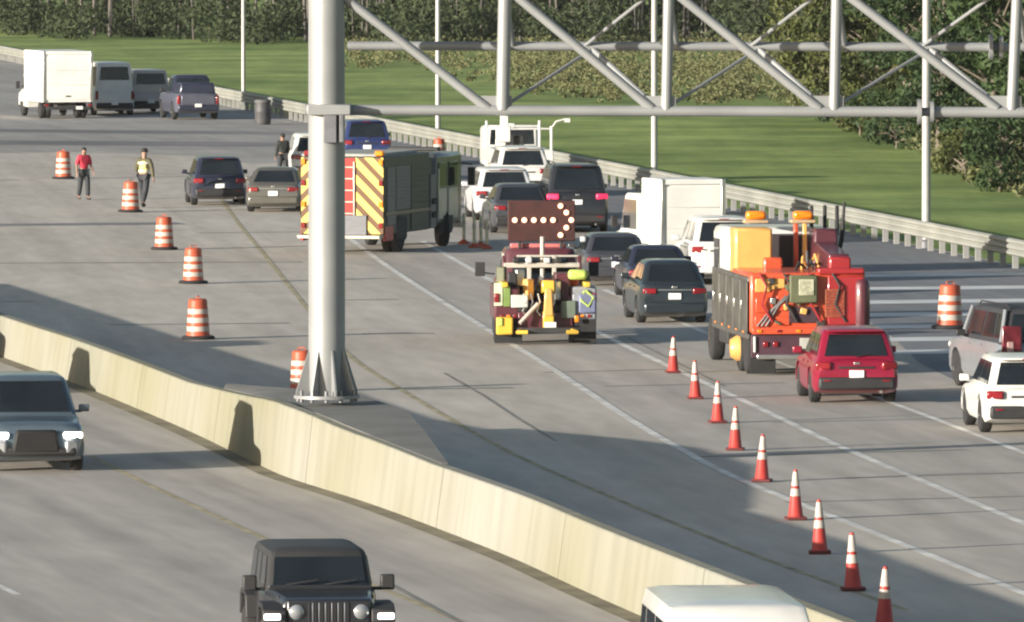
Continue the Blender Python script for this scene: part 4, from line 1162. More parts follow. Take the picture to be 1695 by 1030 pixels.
def small_wrecker():
    root = thing('small_wrecker', 'small tow truck with a lit arrow board, yellow boom and wheel lift', 'tow truck', group='tow trucks')
    L, W, hl = 6.4, 2.46, 3.2
    stand(root, 903, 571, -2.4, -hl)
    side_c = mat('side_body_grey', (0.26, 0.27, 0.30), 0.4, 0.2, var=0.15)
    for sx in (-1, 1):
        part_box(root, 'side_body', (sx * 0.92, -1.75, 0.98), (0.60, 2.8, 0.80), side_c if sx > 0 else wreck_maroon, 0.05)
        part_box(root, 'mud_flap', (sx * 0.88, -3.12, 0.33), (0.66, 0.04, 0.58), rubber, 0.01)
        part_box(root, 'rail_lamp', (sx * 1.16, -3.2, 1.12), (0.12, 0.06, 0.22), tail_red, 0.02)
        part_box(root, 'dolly_frame', (sx * 0.98, -2.75, 1.44), (0.16, 1.3, 0.12), wreck_yellow, 0.02)
        wheel(root, sx * 0.92, -0.9 + 2.9, 0.40, 0.26, rim_m=steel_rim)
        mb = MB(); mb.box((sx * 1.38, 1.5, 1.62), (0.24, 0.12, 0.34)); mb.path([(sx * 1.02, 1.5, 1.50), (sx * 1.36, 1.5, 1.55)], [0.02, 0.02], 6); mb.build('mirror', black, root, 0.03)
    part_box(root, 'reflective_panel', (-1.12, -3.17, 1.20), (0.20, 0.05, 0.54), mat('pale_lime_panel', (0.55, 0.60, 0.42), 0.5), 0.01)
    part_box(root, 'lime_panel', (-0.92, -3.17, 1.16), (0.16, 0.05, 0.50), mat('leaf_panel', (0.17, 0.25, 0.07), 0.5), 0.01)
    part_box(root, 'white_case', (-0.62, -3.18, 1.04), (0.40, 0.14, 0.30), mat('case_white', (0.50, 0.53, 0.50), 0.5), 0.02)
    part_box(root, 'yellow_bin', (-0.98, -3.30, 0.46), (0.40, 0.26, 0.42), wreck_yellow, 0.04)
    part_box(root, 'yellow_chock', (-1.10, -3.42, 0.56), (0.14, 0.10, 0.20), lime, 0.02)
    part_box(root, 'blue_case', (1.0, -3.18, 0.98), (0.42, 0.14, 0.46), mat('case_blue', (0.13, 0.15, 0.24), 0.5), 0.04)
    part_box(root, 'green_case', (0.55, -3.18, 0.84), (0.36, 0.14, 0.42), mat('case_green', (0.12, 0.15, 0.12), 0.5), 0.03)
    part_box(root, 'amber_lamp', (0.74, -3.28, 0.62), (0.10, 0.06, 0.16), amber, 0.02)
    part_box(root, 'lime_jacket', (0.78, -2.9, 1.66), (0.46, 0.3, 0.24), lime, 0.08)
    part_box(root, 'maroon_locker', (0.42, -2.4, 1.36), (0.36, 0.9, 0.66), wreck_maroon, 0.03)
    part_box(root, 'deck', (0, -1.7, 0.86), (1.3, 2.9, 0.14), frame_dark)
    part_box(root, 'tail_board', (0, -3.14, 0.58), (1.3, 0.08, 0.40), wreck_maroon, 0.02)
    # recovery boom and wheel lift
    mb = MB(); mb.box((0.06, -2.35, 1.30), (0.30, 2.2, 0.28), rx=-0.10); mb.build('tow_boom', wreck_yellow, root, 0.03)
    mb = MB(); mb.box((0.06, -3.38, 1.02), (0.24, 0.20, 0.66), taper=(0.7, 1)); mb.build('boom_head', wreck_amber, root, 0.03)
    part_box(root, 'lift_mast', (0.06, -3.36, 0.58), (0.26, 0.18, 0.44), wreck_yellow, 0.02)
    part_box(root, 'wheel_lift_bar', (0.06, -3.60, 0.36), (1.5, 0.14, 0.14), frame_dark, 0.02)
    part_box(root, 'license_plate', (0.10, -3.50, 0.48), (0.28, 0.02, 0.15), white_plate, 0.004)
    mb = MB(); mb.tube((-0.62, -3.4, 0.52), (-0.18, -3.25, 0.98), 0.05, n=10); mb.build('lift_strut', mat('strut_pale', (0.5, 0.42, 0.38), 0.5), root)
    for x in (-0.28, -0.10):
        mb = MB(); mb.lathe([(0.14, -0.10), (0.10, -0.09), (0.10, 0.09), (0.14, 0.10)], 16, (x, -2.6, 1.30), 'X'); mb.build('winch_drum', steel_rim, root)
    mb = MB(); mb.path([(-0.15, -2.7, 1.35), (-0.12, -3.1, 1.62), (-0.05, -3.3, 1.50)], [0.03] * 3, 6); mb.build('tow_cable', chrome, root)
    for k in range(5):
        x = -0.52 + 0.17 * k
        mb = MB(); mb.path([(x, -3.19, 1.22), (x + 0.05, -3.24, 1.02), (x - 0.03, -3.22, 0.80), (x + 0.06, -3.20, 0.70)], [0.022] * 4, 6); mb.build('chain', steel_rim if k % 2 else chrome, root)
    for x, y, z, h, c in ((-0.78, -2.9, 1.38, 0.34, black), (-0.60, -2.6, 1.36, 0.42, chrome), (-0.40, -2.95, 1.06, 0.5, wreck_amber), (0.26, -2.9, 1.05, 0.46, chrome), (0.70, -2.5, 1.38, 0.3, orange_red), (0.98, -2.2, 1.38, 0.34, olive_box), (-1.0, -2.1, 1.38, 0.44, olive_box)):
        part_box(root, 'deck_gear', (x, y, z + h / 2), (0.17, 0.22, h), c, 0.03, rz=x * 2)
    for sx in (-1, 1):
        for k in range(3):
            part_box(root, 'rear_marker', (sx * (0.72 + 0.16 * k), -3.16, 0.68), (0.09, 0.04, 0.07), (tail_red, amber, tail_red)[k], 0.01)
        mb = MB(); mb.path([(sx * 0.60, -3.62, 0.36), (sx * 0.70, -4.05, 0.34), (sx * 0.46, -4.08, 0.34)], [0.05] * 3, 8); mb.build('lift_fork', wreck_yellow, root)
    mb = MB(); mb.path([(0.95, -3.2, 1.30), (1.14, -3.24, 1.12), (1.02, -3.26, 0.92), (0.84, -3.24, 1.06), (0.92, -3.22, 1.28)], [0.03] * 5, 7); mb.build('air_hose', lime, root)
    # rack with work lamps across the back of the cab
    rack_c = mat('rack_cream', (0.44, 0.41, 0.36), 0.5)
    part_box(root, 'light_rack', (0, -1.2, 1.82), (1.84, 0.12, 0.12), rack_c, 0.02)
    part_box(root, 'light_rack_rail', (0.15, -1.2, 2.04), (1.5, 0.06, 0.05), rack_c, 0.01)
    for x in (-0.90, -0.30, 0.30, 0.90):
        part_box(root, 'rack_upright', (x, -1.2, 1.62), (0.10, 0.10, 0.85), wreck_maroon if abs(x) > 0.5 else rack_c, 0.01)
    for x in (-0.62, -0.32, 0.12, 0.40):
        part_box(root, 'work_lamp', (x, -1.30, 1.94), (0.15, 0.10, 0.13), lamp_clear if x in (-0.32, 0.12) else black, 0.02)
    mb = MB(); mb.tube((0.02, -1.1, 1.5), (0.02, -1.1, 2.50), 0.055, n=10); mb.build('board_mast', rack_c, root)
    # cab
    part_box(root, 'cab_lower', (0, 1.2, 1.02), (2.0, 3.3, 0.76), wreck_maroon, 0.10)
    B, T = cabin_frame(-0.75, 1.75, -0.62, 1.05, 0.93, 0.84, 1.36, 2.18)
    cabin_shell(B, T, 0.05, 0.12).build('cab', wreck_maroon, root)
    rl, rr, fr, fl = B; rlt, rrt, frt, flt = T
    pane(root, 'rear_window', rl, rr, rrt, rlt, 0.12, 0.88, 0.15, 0.78)
    pane(root, 'windshield', fr, fl, flt, frt, 0.06, 0.94, 0.06, 0.92)
    for a, b, c, d in ((fl, rl, rlt, flt), (rr, fr, frt, rrt)):
        pane(root, 'side_window', a, b, c, d, 0.12, 0.88, 0.12, 0.86)
    part_box(root, 'roof_light_bar', (-0.05, -0.30, 2.26), (1.35, 0.22, 0.11), mat('bar_pink', (0.50, 0.16, 0.16), 0.35), 0.03)
    part_box(root, 'bonnet', (0, 2.35, 1.20), (1.9, 1.3, 0.5), wreck_maroon, 0.14)
    part_box(root, 'front_bumper', (0, 3.12, 0.62), (2.1, 0.2, 0.24), chrome, 0.04)
    # arrow board on the cab roof, lit to the right
    bd = part_box(root, 'arrow_board', (0.02, -0.55, 2.86), (1.62, 0.10, 0.98), mat('board_maroon', (0.045, 0.012, 0.011), 0.7, var=0.25, scale=4), 0.02)
    lampm = mat('arrow_lamp', (1.0, 0.55, 0.38), 0.4, emit=0.75, var=0.02)
    spots = [(-0.64 + 0.23 * k, 0.06) for k in range(5)] + [(0.46, 0.40), (0.60, 0.24), (0.72, 0.06), (0.60, -0.12), (0.46, -0.30)]
    for x, z in spots:
        mb = MB(); mb.lathe([(0.066, 0.0), (0.060, -0.035), (0.03, -0.05)], 14, (0.02 + x, -0.605, 2.82 + z), 'Y')
        mb.build('arrow_lamp', lampm, bd)
    for x in (-0.5, 0.5):
        part_box(root, 'board_bracket', (x, -0.5, 2.30), (0.08, 0.08, 0.32), frame_dark)
    part_box(root, 'spot_lamp', (1.02, -0.55, 2.42), (0.14, 0.10, 0.14), lamp_clear, 0.03)
    dual_axle(root, -2.1, 0.41, 2.42)
    part_box(root, 'chassis', (0, -0.2, 0.66), (0.9, 5.8, 0.2), frame_dark)
small_wrecker()

def heavy_wrecker():
    root = thing('heavy_wrecker', 'heavy orange and red wrecker with an amber cabinet and maroon boom tower', 'tow truck', group='tow trucks')
    L, W, hl = 8.6, 2.62, 4.3
    stand(root, 1338, 622, -6.0, -hl)
    # rear body
    part_box(root, 'recovery_body', (0, -2.6, 1.62), (W, 3.2, 1.36), orange_red, 0.08)
    part_box(root, 'body_top_rail', (0.75, -4.1, 2.33), (1.06, 0.34, 0.14), wreck_red, 0.04)
    part_box(root, 'side_fender', (1.22, -2.9, 1.58), (0.36, 2.9, 1.20), wreck_maroon, 0.15)
    part_box(root, 'red_locker', (0.85, -4.20, 1.68), (0.82, 0.14, 1.10), wreck_red, 0.03)
    part_box(root, 'locker_grille', (0.60, -4.285, 1.62), (0.44, 0.04, 0.62), mat('grille_brown', (0.22, 0.07, 0.03), 0.7, var=0.5, scale=18), 0.01)
    part_box(root, 'control_box', (-0.12, -4.30, 1.94), (0.62, 0.22, 0.62), olive_box, 0.03)
    part_box(root, 'control_panel', (-0.06, -4.42, 1.98), (0.34, 0.03, 0.36), mat('panel_pale', (0.36, 0.36, 0.26), 0.5, var=0.4, scale=9), 0.01)
    part_box(root, 'winch_opening', (-0.10, -4.215, 1.36), (0.66, 0.05, 0.36), mat('opening_dark', (0.04, 0.02, 0.03), 0.8), 0.01)
    for x, z, w, h in ((-1.02, 2.02, 0.34, 0.30), (-0.66, 2.06, 0.28, 0.22), (-0.98, 1.58, 0.40, 0.34), (-0.60, 1.62, 0.22, 0.34), (-1.05, 1.22, 0.30, 0.22), (-0.58, 1.22, 0.34, 0.20)):
        part_box(root, 'locker_door', (x, -4.215, z), (w, 0.05, h), random.choice((orange_red, wreck_amber, orange_red)), 0.02)
    mb = MB()
    for k in range(3): mb.path([(-1.15 + 0.1 * k, -4.24, 1.10), (-0.95 + 0.15 * k, -4.26, 1.35 + 0.12 * k), (-0.5 + 0.05 * k, -4.24, 1.78)], [0.022] * 3, 6)
    mb.build('tow_chain', steel_rim, root)
    part_box(root, 'lower_rail', (0, -4.22, 1.00), (W - 0.1, 0.14, 0.14), orange_red, 0.02)
    part_box(root, 'under_panel', (0, -4.12, 0.66), (W - 0.08, 0.12, 0.52), mat('under_maroon', (0.055, 0.022, 0.035), 0.6, var=0.3), 0.02)
    part_box(root, 'license_plate', (0.02, -4.20, 0.72), (0.40, 0.03, 0.24), mat('plate_grey', (0.42, 0.42, 0.38), 0.5), 0.004)
    part_box(root, 'rear_bumper', (-0.3, -4.20, 0.42), (1.7, 0.12, 0.10), chrome, 0.02)
    for x in (-0.95, -0.72):
        part_box(root, 'taillight', (x, -4.20, 0.70), (0.12, 0.04, 0.12), tail_red, 0.02)
    part_box(root, 'white_reflector', (-1.20, -4.21, 0.70), (0.05, 0.04, 0.36), P_white, 0.01)
    rng_w = random.Random(3)
    for k in range(16):
        x, z = rng_w.uniform(-1.15, 0.35), rng_w.uniform(1.10, 2.15)
        part_box(root, 'deck_fitting', (x, -4.25, z), (rng_w.uniform(.06, .22), 0.09, rng_w.uniform(.05, .2)), rng_w.choice((wreck_amber, olive_box, frame_dark, orange_red, wreck_red, chrome)), 0.015, ry=rng_w.uniform(-.5, .5))
    for k in range(4):
        x = -1.1 + 0.55 * k
        mb = MB(); mb.path([(x, -4.24, 2.28), (x + 0.16, -4.34, 2.0), (x + 0.05, -4.32, 1.6), (x + 0.3, -4.28, 1.2)], [0.028] * 4, 7); mb.build('hydraulic_hose', frame_dark if k % 2 else wreck_red, root)
    for k in range(6):
        part_box(root, 'rail_marker', (-1.1 + 0.44 * k, -4.30, 1.0), (0.10, 0.03, 0.06), tail_red if k % 2 else amber, 0.008)
    mb = MB()
    for k in range(9): mb.box((0.60 + 0.0 * k, -4.31, 1.36 + 0.065 * k), (0.42, 0.03, 0.02))
    mb.build('grille_louvre', wreck_red, root)
    for k in range(5):
        mb = MB(); mb.path([(-0.2 + 0.2 * k, -3.6 + 0.5 * k, 2.32), (-0.1 + 0.16 * k, -3.4 + 0.5 * k, 2.5 + 0.1 * (k % 3)), (0.1 + 0.1 * k, -3.0 + 0.5 * k, 2.36)], [0.03] * 3, 7); mb.build('deck_hose', (frame_dark, wreck_amber, steel_rim)[k % 3], root)
    # left flank with dark grey lockers and a wheel with an amber hub
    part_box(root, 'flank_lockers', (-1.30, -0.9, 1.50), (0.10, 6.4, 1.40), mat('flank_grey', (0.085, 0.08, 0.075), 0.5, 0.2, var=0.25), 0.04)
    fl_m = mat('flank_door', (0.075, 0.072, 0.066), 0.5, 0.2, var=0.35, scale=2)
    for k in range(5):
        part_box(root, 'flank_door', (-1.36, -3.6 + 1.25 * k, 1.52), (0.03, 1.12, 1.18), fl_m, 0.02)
        part_box(root, 'door_latch', (-1.385, -3.25 + 1.25 * k, 1.55), (0.03, 0.06, 0.20), chrome, 0.008)
        part_box(root, 'side_marker', (-1.385, -3.6 + 1.25 * k, 0.96), (0.03, 0.10, 0.05), amber, 0.008)
    # amber cabinet, pillars and boom tower on the deck
    part_box(root, 'amber_cabinet', (-0.82, -0.6, 2.62), (0.86, 1.0, 1.14), wreck_amber, 0.06)
    part_box(root, 'cabinet_step', (-0.40, -0.9, 2.30), (0.44, 0.8, 0.46), orange_red, 0.05)
    for x in (0.22, 0.42):
        part_box(root, 'boom_pillar', (x, -0.5, 2.72), (0.10, 0.16, 1.1), orange_red if x < 0.3 else wreck_amber, 0.02)
    part_box(root, 'boom_tower', (0.86, -0.4, 2.66), (0.66, 1.2, 1.0), wreck_maroon, 0.06, taper=(0.8, 0.8))
    mb = MB(); mb.box((0.80, -1.9, 2.62), (0.46, 3.2, 0.36), rx=0.07); mb.build('boom', wreck_maroon, root, 0.04)
    part_box(root, 'boom_tip', (0.80, -3.55, 2.46), (0.50, 0.30, 0.34), wreck_red, 0.05)
    for x, y in ((0.66, 0.1), (0.98, 0.2), (1.22, -0.1)):
        mb = MB(); mb.tube((x, y, 3.0), (x + 0.08, y + 0.6, 3.62), 0.045, n=8); mb.build('boom_cylinder', frame_dark, root)
    mb = MB(); mb.path([(1.15, -0.3, 2.2), (1.30, -0.3, 2.9), (1.36, -0.3, 3.75)], [0.05, 0.05, 0.03], 8); mb.build('exhaust_stack', frame_dark, root)
    for x in (-0.62, 0.46):
        part_box(root, 'beacon', (x, 0.1, 3.44), (0.46, 0.30, 0.20), amber, 0.07)
        part_box(root, 'beacon_base', (x, 0.1, 3.30), (0.56, 0.34, 0.08), mat('beacon_tan', (0.42, 0.30, 0.18), 0.6), 0.02)
    # white cab
    part_box(root, 'cab', (0, 1.75, 2.0), (2.5, 2.3, 2.3), P_white, 0.16)
    part_box(root, 'cab_rear_wall', (0.10, 0.58, 2.2), (2.0, 0.06, 1.6), mat('rear_wall_dark', (0.05, 0.04, 0.045), 0.6), 0.02)
    part_box(root, 'bonnet', (0, 3.5, 1.55), (2.1, 1.6, 1.1), P_white, 0.2)
    part_box(root, 'windshield', (0, 2.92, 2.55), (2.1, 0.06, 0.8), glass, 0.03)
    for sx in (-1, 1):
        part_box(root, 'side_window', (sx * 1.26, 2.1, 2.5), (0.03, 0.9, 0.7), glass, 0.04)
        mb = MB(); mb.box((sx * 1.48, 2.7, 2.3), (0.12, 0.14, 0.5)); mb.path([(sx * 1.24, 2.7, 2.6), (sx * 1.5, 2.7, 2.6)], [0.025] * 2, 6); mb.build('mirror', P_white if sx < 0 else black, root, 0.03)
        wheel(root, sx * 1.12, 3.2, 0.52, 0.3, rim_m=wreck_amber)
        part_box(root, 'mud_flap', (sx * 1.0, -4.08, 0.34), (0.58, 0.04, 0.6), rubber, 0.01)
        part_box(root, 'step_box', (sx * 1.20, 0.6, 0.72), (0.2, 1.5, 0.42), frame_dark, 0.04)
    dual_axle(root, -3.3, 0.52, W)
    dual_axle(root, -2.1, 0.52, W, wreck_amber)
    mb = MB(); mb.lathe([(0.02, -0.16), (0.20, -0.14), (0.28, -0.02), (0.30, 0.08)], 20, (-1.34, -2.1, 0.52), 'X'); mb.build('amber_hub', wreck_amber, root)
    part_box(root, 'chassis', (0, 0, 0.78), (1.0, 8.0, 0.3), frame_dark)
heavy_wrecker()

# ------------------------------------------------------------------ barrels, cones, posts
drum_o = mat('drum_orange', (0.44, 0.085, 0.038), 0.5, var=0.10, scale=3)
drum_w = mat('drum_band_white', (0.47, 0.41, 0.36), 0.45, var=0.12, scale=4)
cone_o = mat('cone_orange', (0.44, 0.045, 0.035), 0.5, var=0.10, scale=4)
cone_base = mat('cone_base_dark', (0.12, 0.022, 0.022), 0.7, var=0.2)
def make_drum():
    t = thing('traffic_barrel', '', 'barrel')
    mb = MB(); mb.lathe([(0.285, 0.06), (0.285, 0.12), (0.275, 0.14), (0.27, 0.33), (0.262, 0.34), (0.255, 0.55), (0.246, 0.56), (0.24, 0.76), (0.232, 0.77), (0.226, 0.93), (0.19, 0.965), (0.10, 0.97)], 28)
    mb.build('body', drum_o, t)
    for z0, z1, r0, r1 in ((0.19, 0.31, 0.274, 0.270), (0.40, 0.52, 0.2605, 0.2575), (0.61, 0.73, 0.246, 0.243)):
        mb = MB(); mb.lathe([(r0 + 0.002, z0), (r1 + 0.004, z1)], 28, cap=False); mb.build('white_band', drum_w, t)
    mb = MB(); mb.lathe([(0.40, 0.0), (0.41, 0.03), (0.38, 0.07), (0.29, 0.085)], 28); mb.build('rubber_base', rubber, t)
    mb = MB(); mb.path([(-0.10, 0, 0.96), (-0.09, 0, 1.03), (0.09, 0, 1.03), (0.10, 0, 0.96)], [0.015] * 4, 6); mb.build('handle', drum_o, t)
    return t
G_D = 'orange barrels closing the lanes'
DRUMS = [(105, 296, 1.03, 'orange traffic barrel left of the worker in the red shirt, farthest left'),
         (216, 351, 1.03, 'orange and white barrel right in front of the worker in the yellow vest'),
         (272, 413, 1.0, 'striped barrel third from the near end of the barrel row'),
         (320, 469, 1.0, 'striped barrel second from the near end of the barrel row'),
         (328, 561, 1.0, 'striped barrel nearest the barrier at the near end of the barrel row'),
         (500, 648, 0.92, 'barrel mostly hidden behind the foot of the gantry column'),
         (1572, 544, 1.12, 'single barrel on the striped shoulder at right, left of the silver suv'),
         (727, 268, 0.92, 'lone red barrel above the fire engine near the guardrail')]
first = make_drum()
for i, (px, py, sc_, lab) in enumerate(DRUMS):
    d = first if i == 0 else dup(first, lab)
    d['label'] = lab; d['group'] = G_D
    d.location = at(px, py, 0.01); d.scale = (sc_,) * 3
    d.rotation_euler = (0, R(random.uniform(-1.5, 1.5)), R(random.uniform(0, 360)))

def make_cone():
    t = thing('traffic_cone', '', 'cone')
    mb = MB(); mb.lathe([(0.150, 0.05), (0.135, 0.07), (0.035, 0.88), (0.025, 0.89)], 24); mb.build('body', cone_o, t)
    for z0, z1 in ((0.42, 0.55), (0.60, 0.85)):
        r0, r1 = 0.1425 - z0 * 0.1225, 0.1425 - z1 * 0.1225
        mb = MB(); mb.lathe([(r0 + 0.006, z0), (r1 + 0.006, z1)], 24, cap=False); mb.build('white_collar', drum_w, t)
    mb = MB(); mb.box((0, 0, 0.025), (0.37, 0.37, 0.05)); mb.build('base', cone_base, t, 0.015)
    return t
G_C = 'orange cones in a row along the closed lane'
CONES = [(1114, 617, .92), (1151, 660, .92), (1188, 700, .96), (1217, 745, .96), (1261, 797, .98), (1317, 860, .98), (1357, 916, 1.0), (1412, 977, 1.02), (1464, 1038, 1.02)]
CL = ['cone at the far end of the row, beside the left flank of the heavy wrecker', 'second cone from the far end of the cone row', 'third cone from the far end of the cone row', 'fourth cone from the far end of the row, just above the long pole shadow', 'middle cone of the row, just below the long pole shadow',
      'fourth cone from the near end of the cone row', 'third cone from the near end of the cone row', 'second cone from the near end of the cone row', 'nearest cone of the row, cut by the bottom of the view']
first = make_cone()
for i, ((px, py, sc_), lab) in enumerate(zip(CONES, CL)):
    d = first if i == 0 else dup(first, lab)
    d['label'] = lab; d['group'] = G_C
    d.location = at(px, py, 0.01); d.scale = (sc_,) * 3
    d.rotation_euler = (0, R(random.uniform(-1.5, 1.5)), R(random.uniform(-12, 12)))

def make_tube():
    t = thing('delineator_post', '', 'post')
    mb = MB(); mb.lathe([(0.055, 0.05), (0.05, 0.98), (0.03, 1.02)], 16); mb.build('tube', mat('tube_pale', (0.55, 0.52, 0.34), 0.5, var=0.12), t)
    mb = MB(); mb.lathe([(0.062, 0.62), (0.062, 0.78)], 16, cap=False); mb.build('reflective_sleeve', drum_w, t)
    mb = MB(); mb.lathe([(0.20, 0.0), (0.20, 0.05), (0.09, 0.12), (0.06, 0.16)], 18); mb.build('weighted_base', drum_o, t)
    return t
first = make_tube()
for i, (px, py, sc_, lab) in enumerate([(768, 404, 0.92, 'pale post nearest the front wheel of the fire engine'), (785, 410, 0.9, 'pale post second from the fire engine, orange base'),
                                   (796, 408, 0.9, 'pale post second from the small wrecker'), (806, 412, 0.88, 'pale post nearest the arrow board')]):
    d = first if i == 0 else dup(first, lab)
    d['label'] = lab; d['group'] = 'pale posts between the fire engine and the small wrecker'
    d.location = at(px, py, 0.01); d.scale = (sc_,) * 3

t = thing('barrel', 'dark grey plastic barrel standing before the guardrail right of the blue pickup', 'barrel', at(435, 206, 0.015))
mb = MB(); mb.lathe([(0.33, 0.0), (0.36, 0.12), (0.355, 0.5), (0.37, 0.53), (0.355, 0.56), (0.35, 0.95), (0.36, 1.0)], 26); mb.build('body', mat('barrel_grey', (0.055, 0.055, 0.06), 0.6, var=0.2), t)
mb = MB(); mb.lathe([(0.38, 0.98), (0.38, 1.05), (0.30, 1.10), (0.05, 1.12)], 26); mb.build('lid', mat('barrel_lid', (0.10, 0.10, 0.10), 0.6), t)

# ------------------------------------------------------------------ workers on the road
def skin_mesh(name, verts, edges, m, parent, root_i=0, sub=2):
    me = bpy.data.meshes.new(name)
    bm = bmesh.new()
    lay = bm.verts.layers.skin.verify()
    vs = []
    for i, (p, r) in enumerate(verts):
        v = bm.verts.new(p); v[lay].radius = r if isinstance(r, tuple) else (r, r); v[lay].use_root = (i == root_i)
        vs.append(v)
    for a, b in edges: bm.edges.new((vs[a], vs[b]))
    bm.to_mesh(me); bm.free()
    me.materials.append(m)
    o = bpy.data.objects.new(name, me); C.objects.link(o); o.parent = parent
    s_ = o.modifiers.new('skin', 'SKIN'); s_.use_smooth_shade = True
    u = o.modifiers.new('subdivision', 'SUBSURF'); u.levels = sub; u.render_levels = sub
    return o

def person(label, px, py, hd, sc_, skin, top_m, trouser_m, legs, arms, lean=0.0, vest=None, hair=None, helmet=None, sleeves_long=True):
    root = thing('person', label, 'person', at(px, py, 0.01), hd, 'workers on the closed lanes')
    root.scale = (sc_,) * 3
    V = Vector
    pelvis, waist, chest, neck, head, crown = V((0, 0, .96)), V((0, lean * .4, 1.10)), V((0, lean, 1.32)), V((0, lean * 1.2, 1.50)), V((0, lean * 1.35 + .015, 1.615)), V((0, lean * 1.4 + .005, 1.70))
    def leg(sx, a, b):      # thigh angle forward, knee bend
        hip = V((sx * .095, 0, .92))
        knee = hip + V((sx * .015, math.sin(R(a)) * .44, -math.cos(R(a)) * .44))
        ank = knee + V((0, math.sin(R(a - b)) * .42, -math.cos(R(a - b)) * .42))
        toe = ank + V((sx * .02, .17, -.045 + (0.03 if b > 25 else 0)))
        return hip, knee, ank, toe
    def arm(sx, out, fwd, bend):
        sh = chest + V((sx * .185, 0, .10))
        el = sh + V((sx * math.sin(R(out)) * .29, math.sin(R(fwd)) * .29, -math.cos(R(out)) * math.cos(R(fwd)) * .29))
        d = V((sx * math.sin(R(out * .4)), math.sin(R(fwd + bend)), -math.cos(R(fwd + bend)))).normalized()
        wr = el + d * .25
        return sh, el, wr, d
    L0, L1 = leg(-1, *legs[0]), leg(1, *legs[1])
    lo = min(L0[2].z, L1[2].z) - .085          # feet on the ground
    drop = V((0, 0, -lo))
    parts = []
    pelvis, waist, chest, neck, head, crown = [p + drop for p in (pelvis, waist, chest, neck, head, crown)]
    L0, L1 = [tuple(p + drop for p in l) for l in (L0, L1)]
    A0, A1 = arm(-1, *arms[0]), arm(1, *arms[1])
    # the body: one continuous surface with head, face and hands
    vs, es = [(pelvis, (.13, .10)), (waist, (.125, .095)), (chest, (.15, .10)), (neck, .055), (head, (.078, .092)), (crown, (.062, .075)), (head + V((0, .105, -.012)), .014), (head + V((-.083, 0, 0)), .016), (head + V((.083, 0, 0)), .016)], [(0, 1), (1, 2), (2, 3), (3, 4), (4, 5), (4, 6), (4, 7), (4, 8)]
    for sx, (sh, el, wr, d) in ((-1, A0), (1, A1)):
        i = len(vs)
        side = V((sx, 0, 0)); palm = wr + d * .08
        vs += [(sh, .052), (el, .040), (wr, (.026, .022)), (palm, (.036, .018))]
        es += [(2, i), (i, i + 1), (i + 1, i + 2), (i + 2, i + 3)]
        fwd_ = V((0, 1, 0)) - d * d.y
        for k, ln in enumerate((.062, .072, .068, .054)):
            b0 = palm + fwd_ * (.03 - .02 * k) + d * .012
            j = len(vs)
            vs += [(b0, .0095), (b0 + d * ln * .55 - side * .006, .009), (b0 + d * ln - side * .022, .008)]
            es += [(i + 3, j), (j, j + 1), (j + 1, j + 2)]
        j = len(vs)
        vs += [(wr + d * .035 + fwd_ * .035, .0105), (wr + d * .075 + fwd_ * .052, .0095)]
        es += [(i + 2, j), (j, j + 1)]
    for h, k, a, t_ in (L0, L1):
        i = len(vs)
        vs += [(h, .085), (k, .055), (a, .036), (t_, .03)]
        es += [(0, i), (i, i + 1), (i + 1, i + 2), (i + 2, i + 3)]
    body = skin_mesh('body', vs, es, skin, root)
    for sx in (-1, 1):
        mb = MB(); mb.ball(head + V((sx * .03, .086, .012)), .011, 8, 6); mb.build('eye', mat('eye_dark', (0.02, 0.015, 0.01), 0.2), body)
    # clothing
    end = 2 if sleeves_long else 1
    vs, es = [(pelvis + V((0, 0, .02)), (.155, .122)), (waist, (.155, .12)), (chest, (.20, .14)), (chest + V((0, 0, .12)), (.13, .09))], [(0, 1), (1, 2), (2, 3)]
    for sh, el, wr, d in (A0, A1):
        i = len(vs)
        vs += [(sh, .080), (el, .064)] + ([(wr, .043)] if sleeves_long else [])
        es += [(2, i), (i, i + 1)] + ([(i + 1, i + 2)] if sleeves_long else [])
    skin_mesh('shirt', vs, es, top_m, root)
    vs, es = [(pelvis, (.155, .122))], []
    for h, k, a, t_ in (L0, L1):
        i = len(vs)
        vs += [(h, .118), (k, .092), (a + V((0, 0, .03)), .078)]
        es += [(0, i), (i, i + 1), (i + 1, i + 2)]
    skin_mesh('trousers', vs, es, trouser_m, root)
    for h, k, a, t_ in (L0, L1):
        skin_mesh('boot', [(a + V((0, -.04, .04)), .05), (a + V((0, -.03, -.03)), .05), (a + V((0, .07, -.045)), (.045, .04)), (t_ + V((0, 0, 0)), (.042, .033))], [(0, 1), (1, 2), (2, 3)], rubber, root, sub=1)
    if vest:
        skin_mesh('vest', [(pelvis + V((0, 0, .04)), (.168, .134)), (waist, (.170, .134)), (chest, (.202, .14)), (chest + V((0, 0, .13)), (.135, .098))], [(0, 1), (1, 2), (2, 3)], vest, root)
        for z in (.05, .30):
            mb = MB(); c = waist + V((0, lean * .3, z - .06))
            mb.lathe([(1, -.028), (1, .028)], 24, (0, 0, 0), cap=False)
            mb.v = [(c.x + x * (.178 + .03 * (z > .1)), c.y + y * (.142 + .006 * (z > .1)), c.z + zz) for x, y, zz in mb.v]
            mb.build('reflective_tape', mat('tape_silver', (0.5, 0.5, 0.46), 0.4), root)
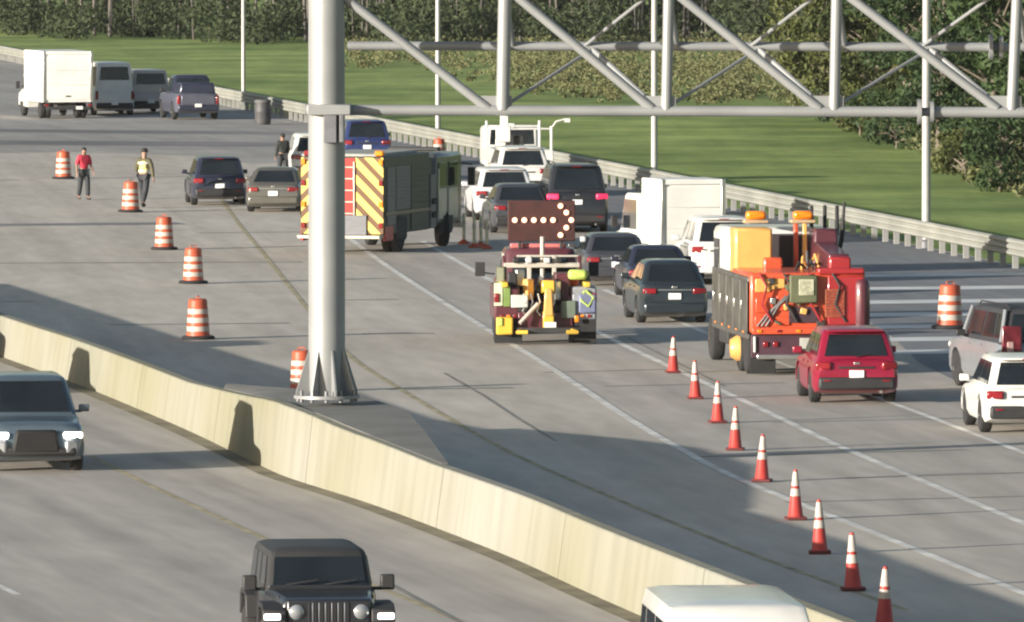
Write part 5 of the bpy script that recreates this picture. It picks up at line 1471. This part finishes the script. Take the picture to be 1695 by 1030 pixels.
    if hair:
        mb = MB(); mb.ball(head + V((0, -.018, .045)), (.088, .098, .085), 14, 9); mb.build('hair', hair, root)
    if helmet:
        mb = MB(); c = head + V((0, 0, .06))
        mb.lathe([(.125, -.01), (.115, 0.0), (.105, .05), (.07, .10), (.01, .115)], 20, tuple(c)); mb.build('hard_hat', helmet, root)
    return root
skin_m = mat('skin', (0.28, 0.16, 0.11), 0.6, var=0.08)
hair_m = mat('hair_dark', (0.02, 0.016, 0.013), 0.7)
trous_m = mat('trousers_dark', (0.035, 0.038, 0.045), 0.85, var=0.2, scale=6)
person('worker in a red shirt and dark trousers standing beside the farthest left barrel', 139, 331, 150, 1.02, skin_m, mat('shirt_red', (0.50, 0.03, 0.06), 0.8, var=0.15, scale=5), trous_m, ((8, 6), (-8, 8)), ((12, 5, 25), (14, -6, 20)), hair=hair_m, sleeves_long=False)
person('worker in a yellow vest striding behind the second barrel from the left', 238, 344, 20, 1.12, skin_m, mat('shirt_dark_olive', (0.09, 0.085, 0.045), 0.85, var=0.2, scale=6), trous_m, ((20, 12), (-18, 14)), ((20, 22, 35), (22, -18, 20)), 0.03, vest=mat('vest_yellow', (0.62, 0.56, 0.20), 0.7, var=0.15, scale=6), helmet=hair_m)
person('person in dark clothing standing by the white suv left of the gantry column', 468, 302, -20, 1.0, skin_m, mat('jacket_black', (0.03, 0.034, 0.032), 0.85, var=0.2, scale=6), trous_m, ((5, 4), (-5, 5)), ((8, 0, 20), (10, 10, 40)), hair=hair_m)

# ------------------------------------------------------------------ thin morning air
hz = MB(); hz.box((0, 780, 6.9), (1260, 1700, 16.8))
haze = hz.build('haze', None, smooth=0)
hm = bpy.data.materials.new('haze_air'); hm.use_nodes = True
nt = hm.node_tree; nt.nodes.clear()
ho = nt.nodes.new('ShaderNodeOutputMaterial'); hv = nt.nodes.new('ShaderNodeVolumePrincipled')
hv.inputs['Color'].default_value = (0.86, 0.90, 0.96, 1)
hv.inputs['Density'].default_value = 0.00003
nt.links.new(hv.outputs[0], ho.inputs['Volume'])
haze.data.materials.append(hm)
tag(haze, kind='stuff')
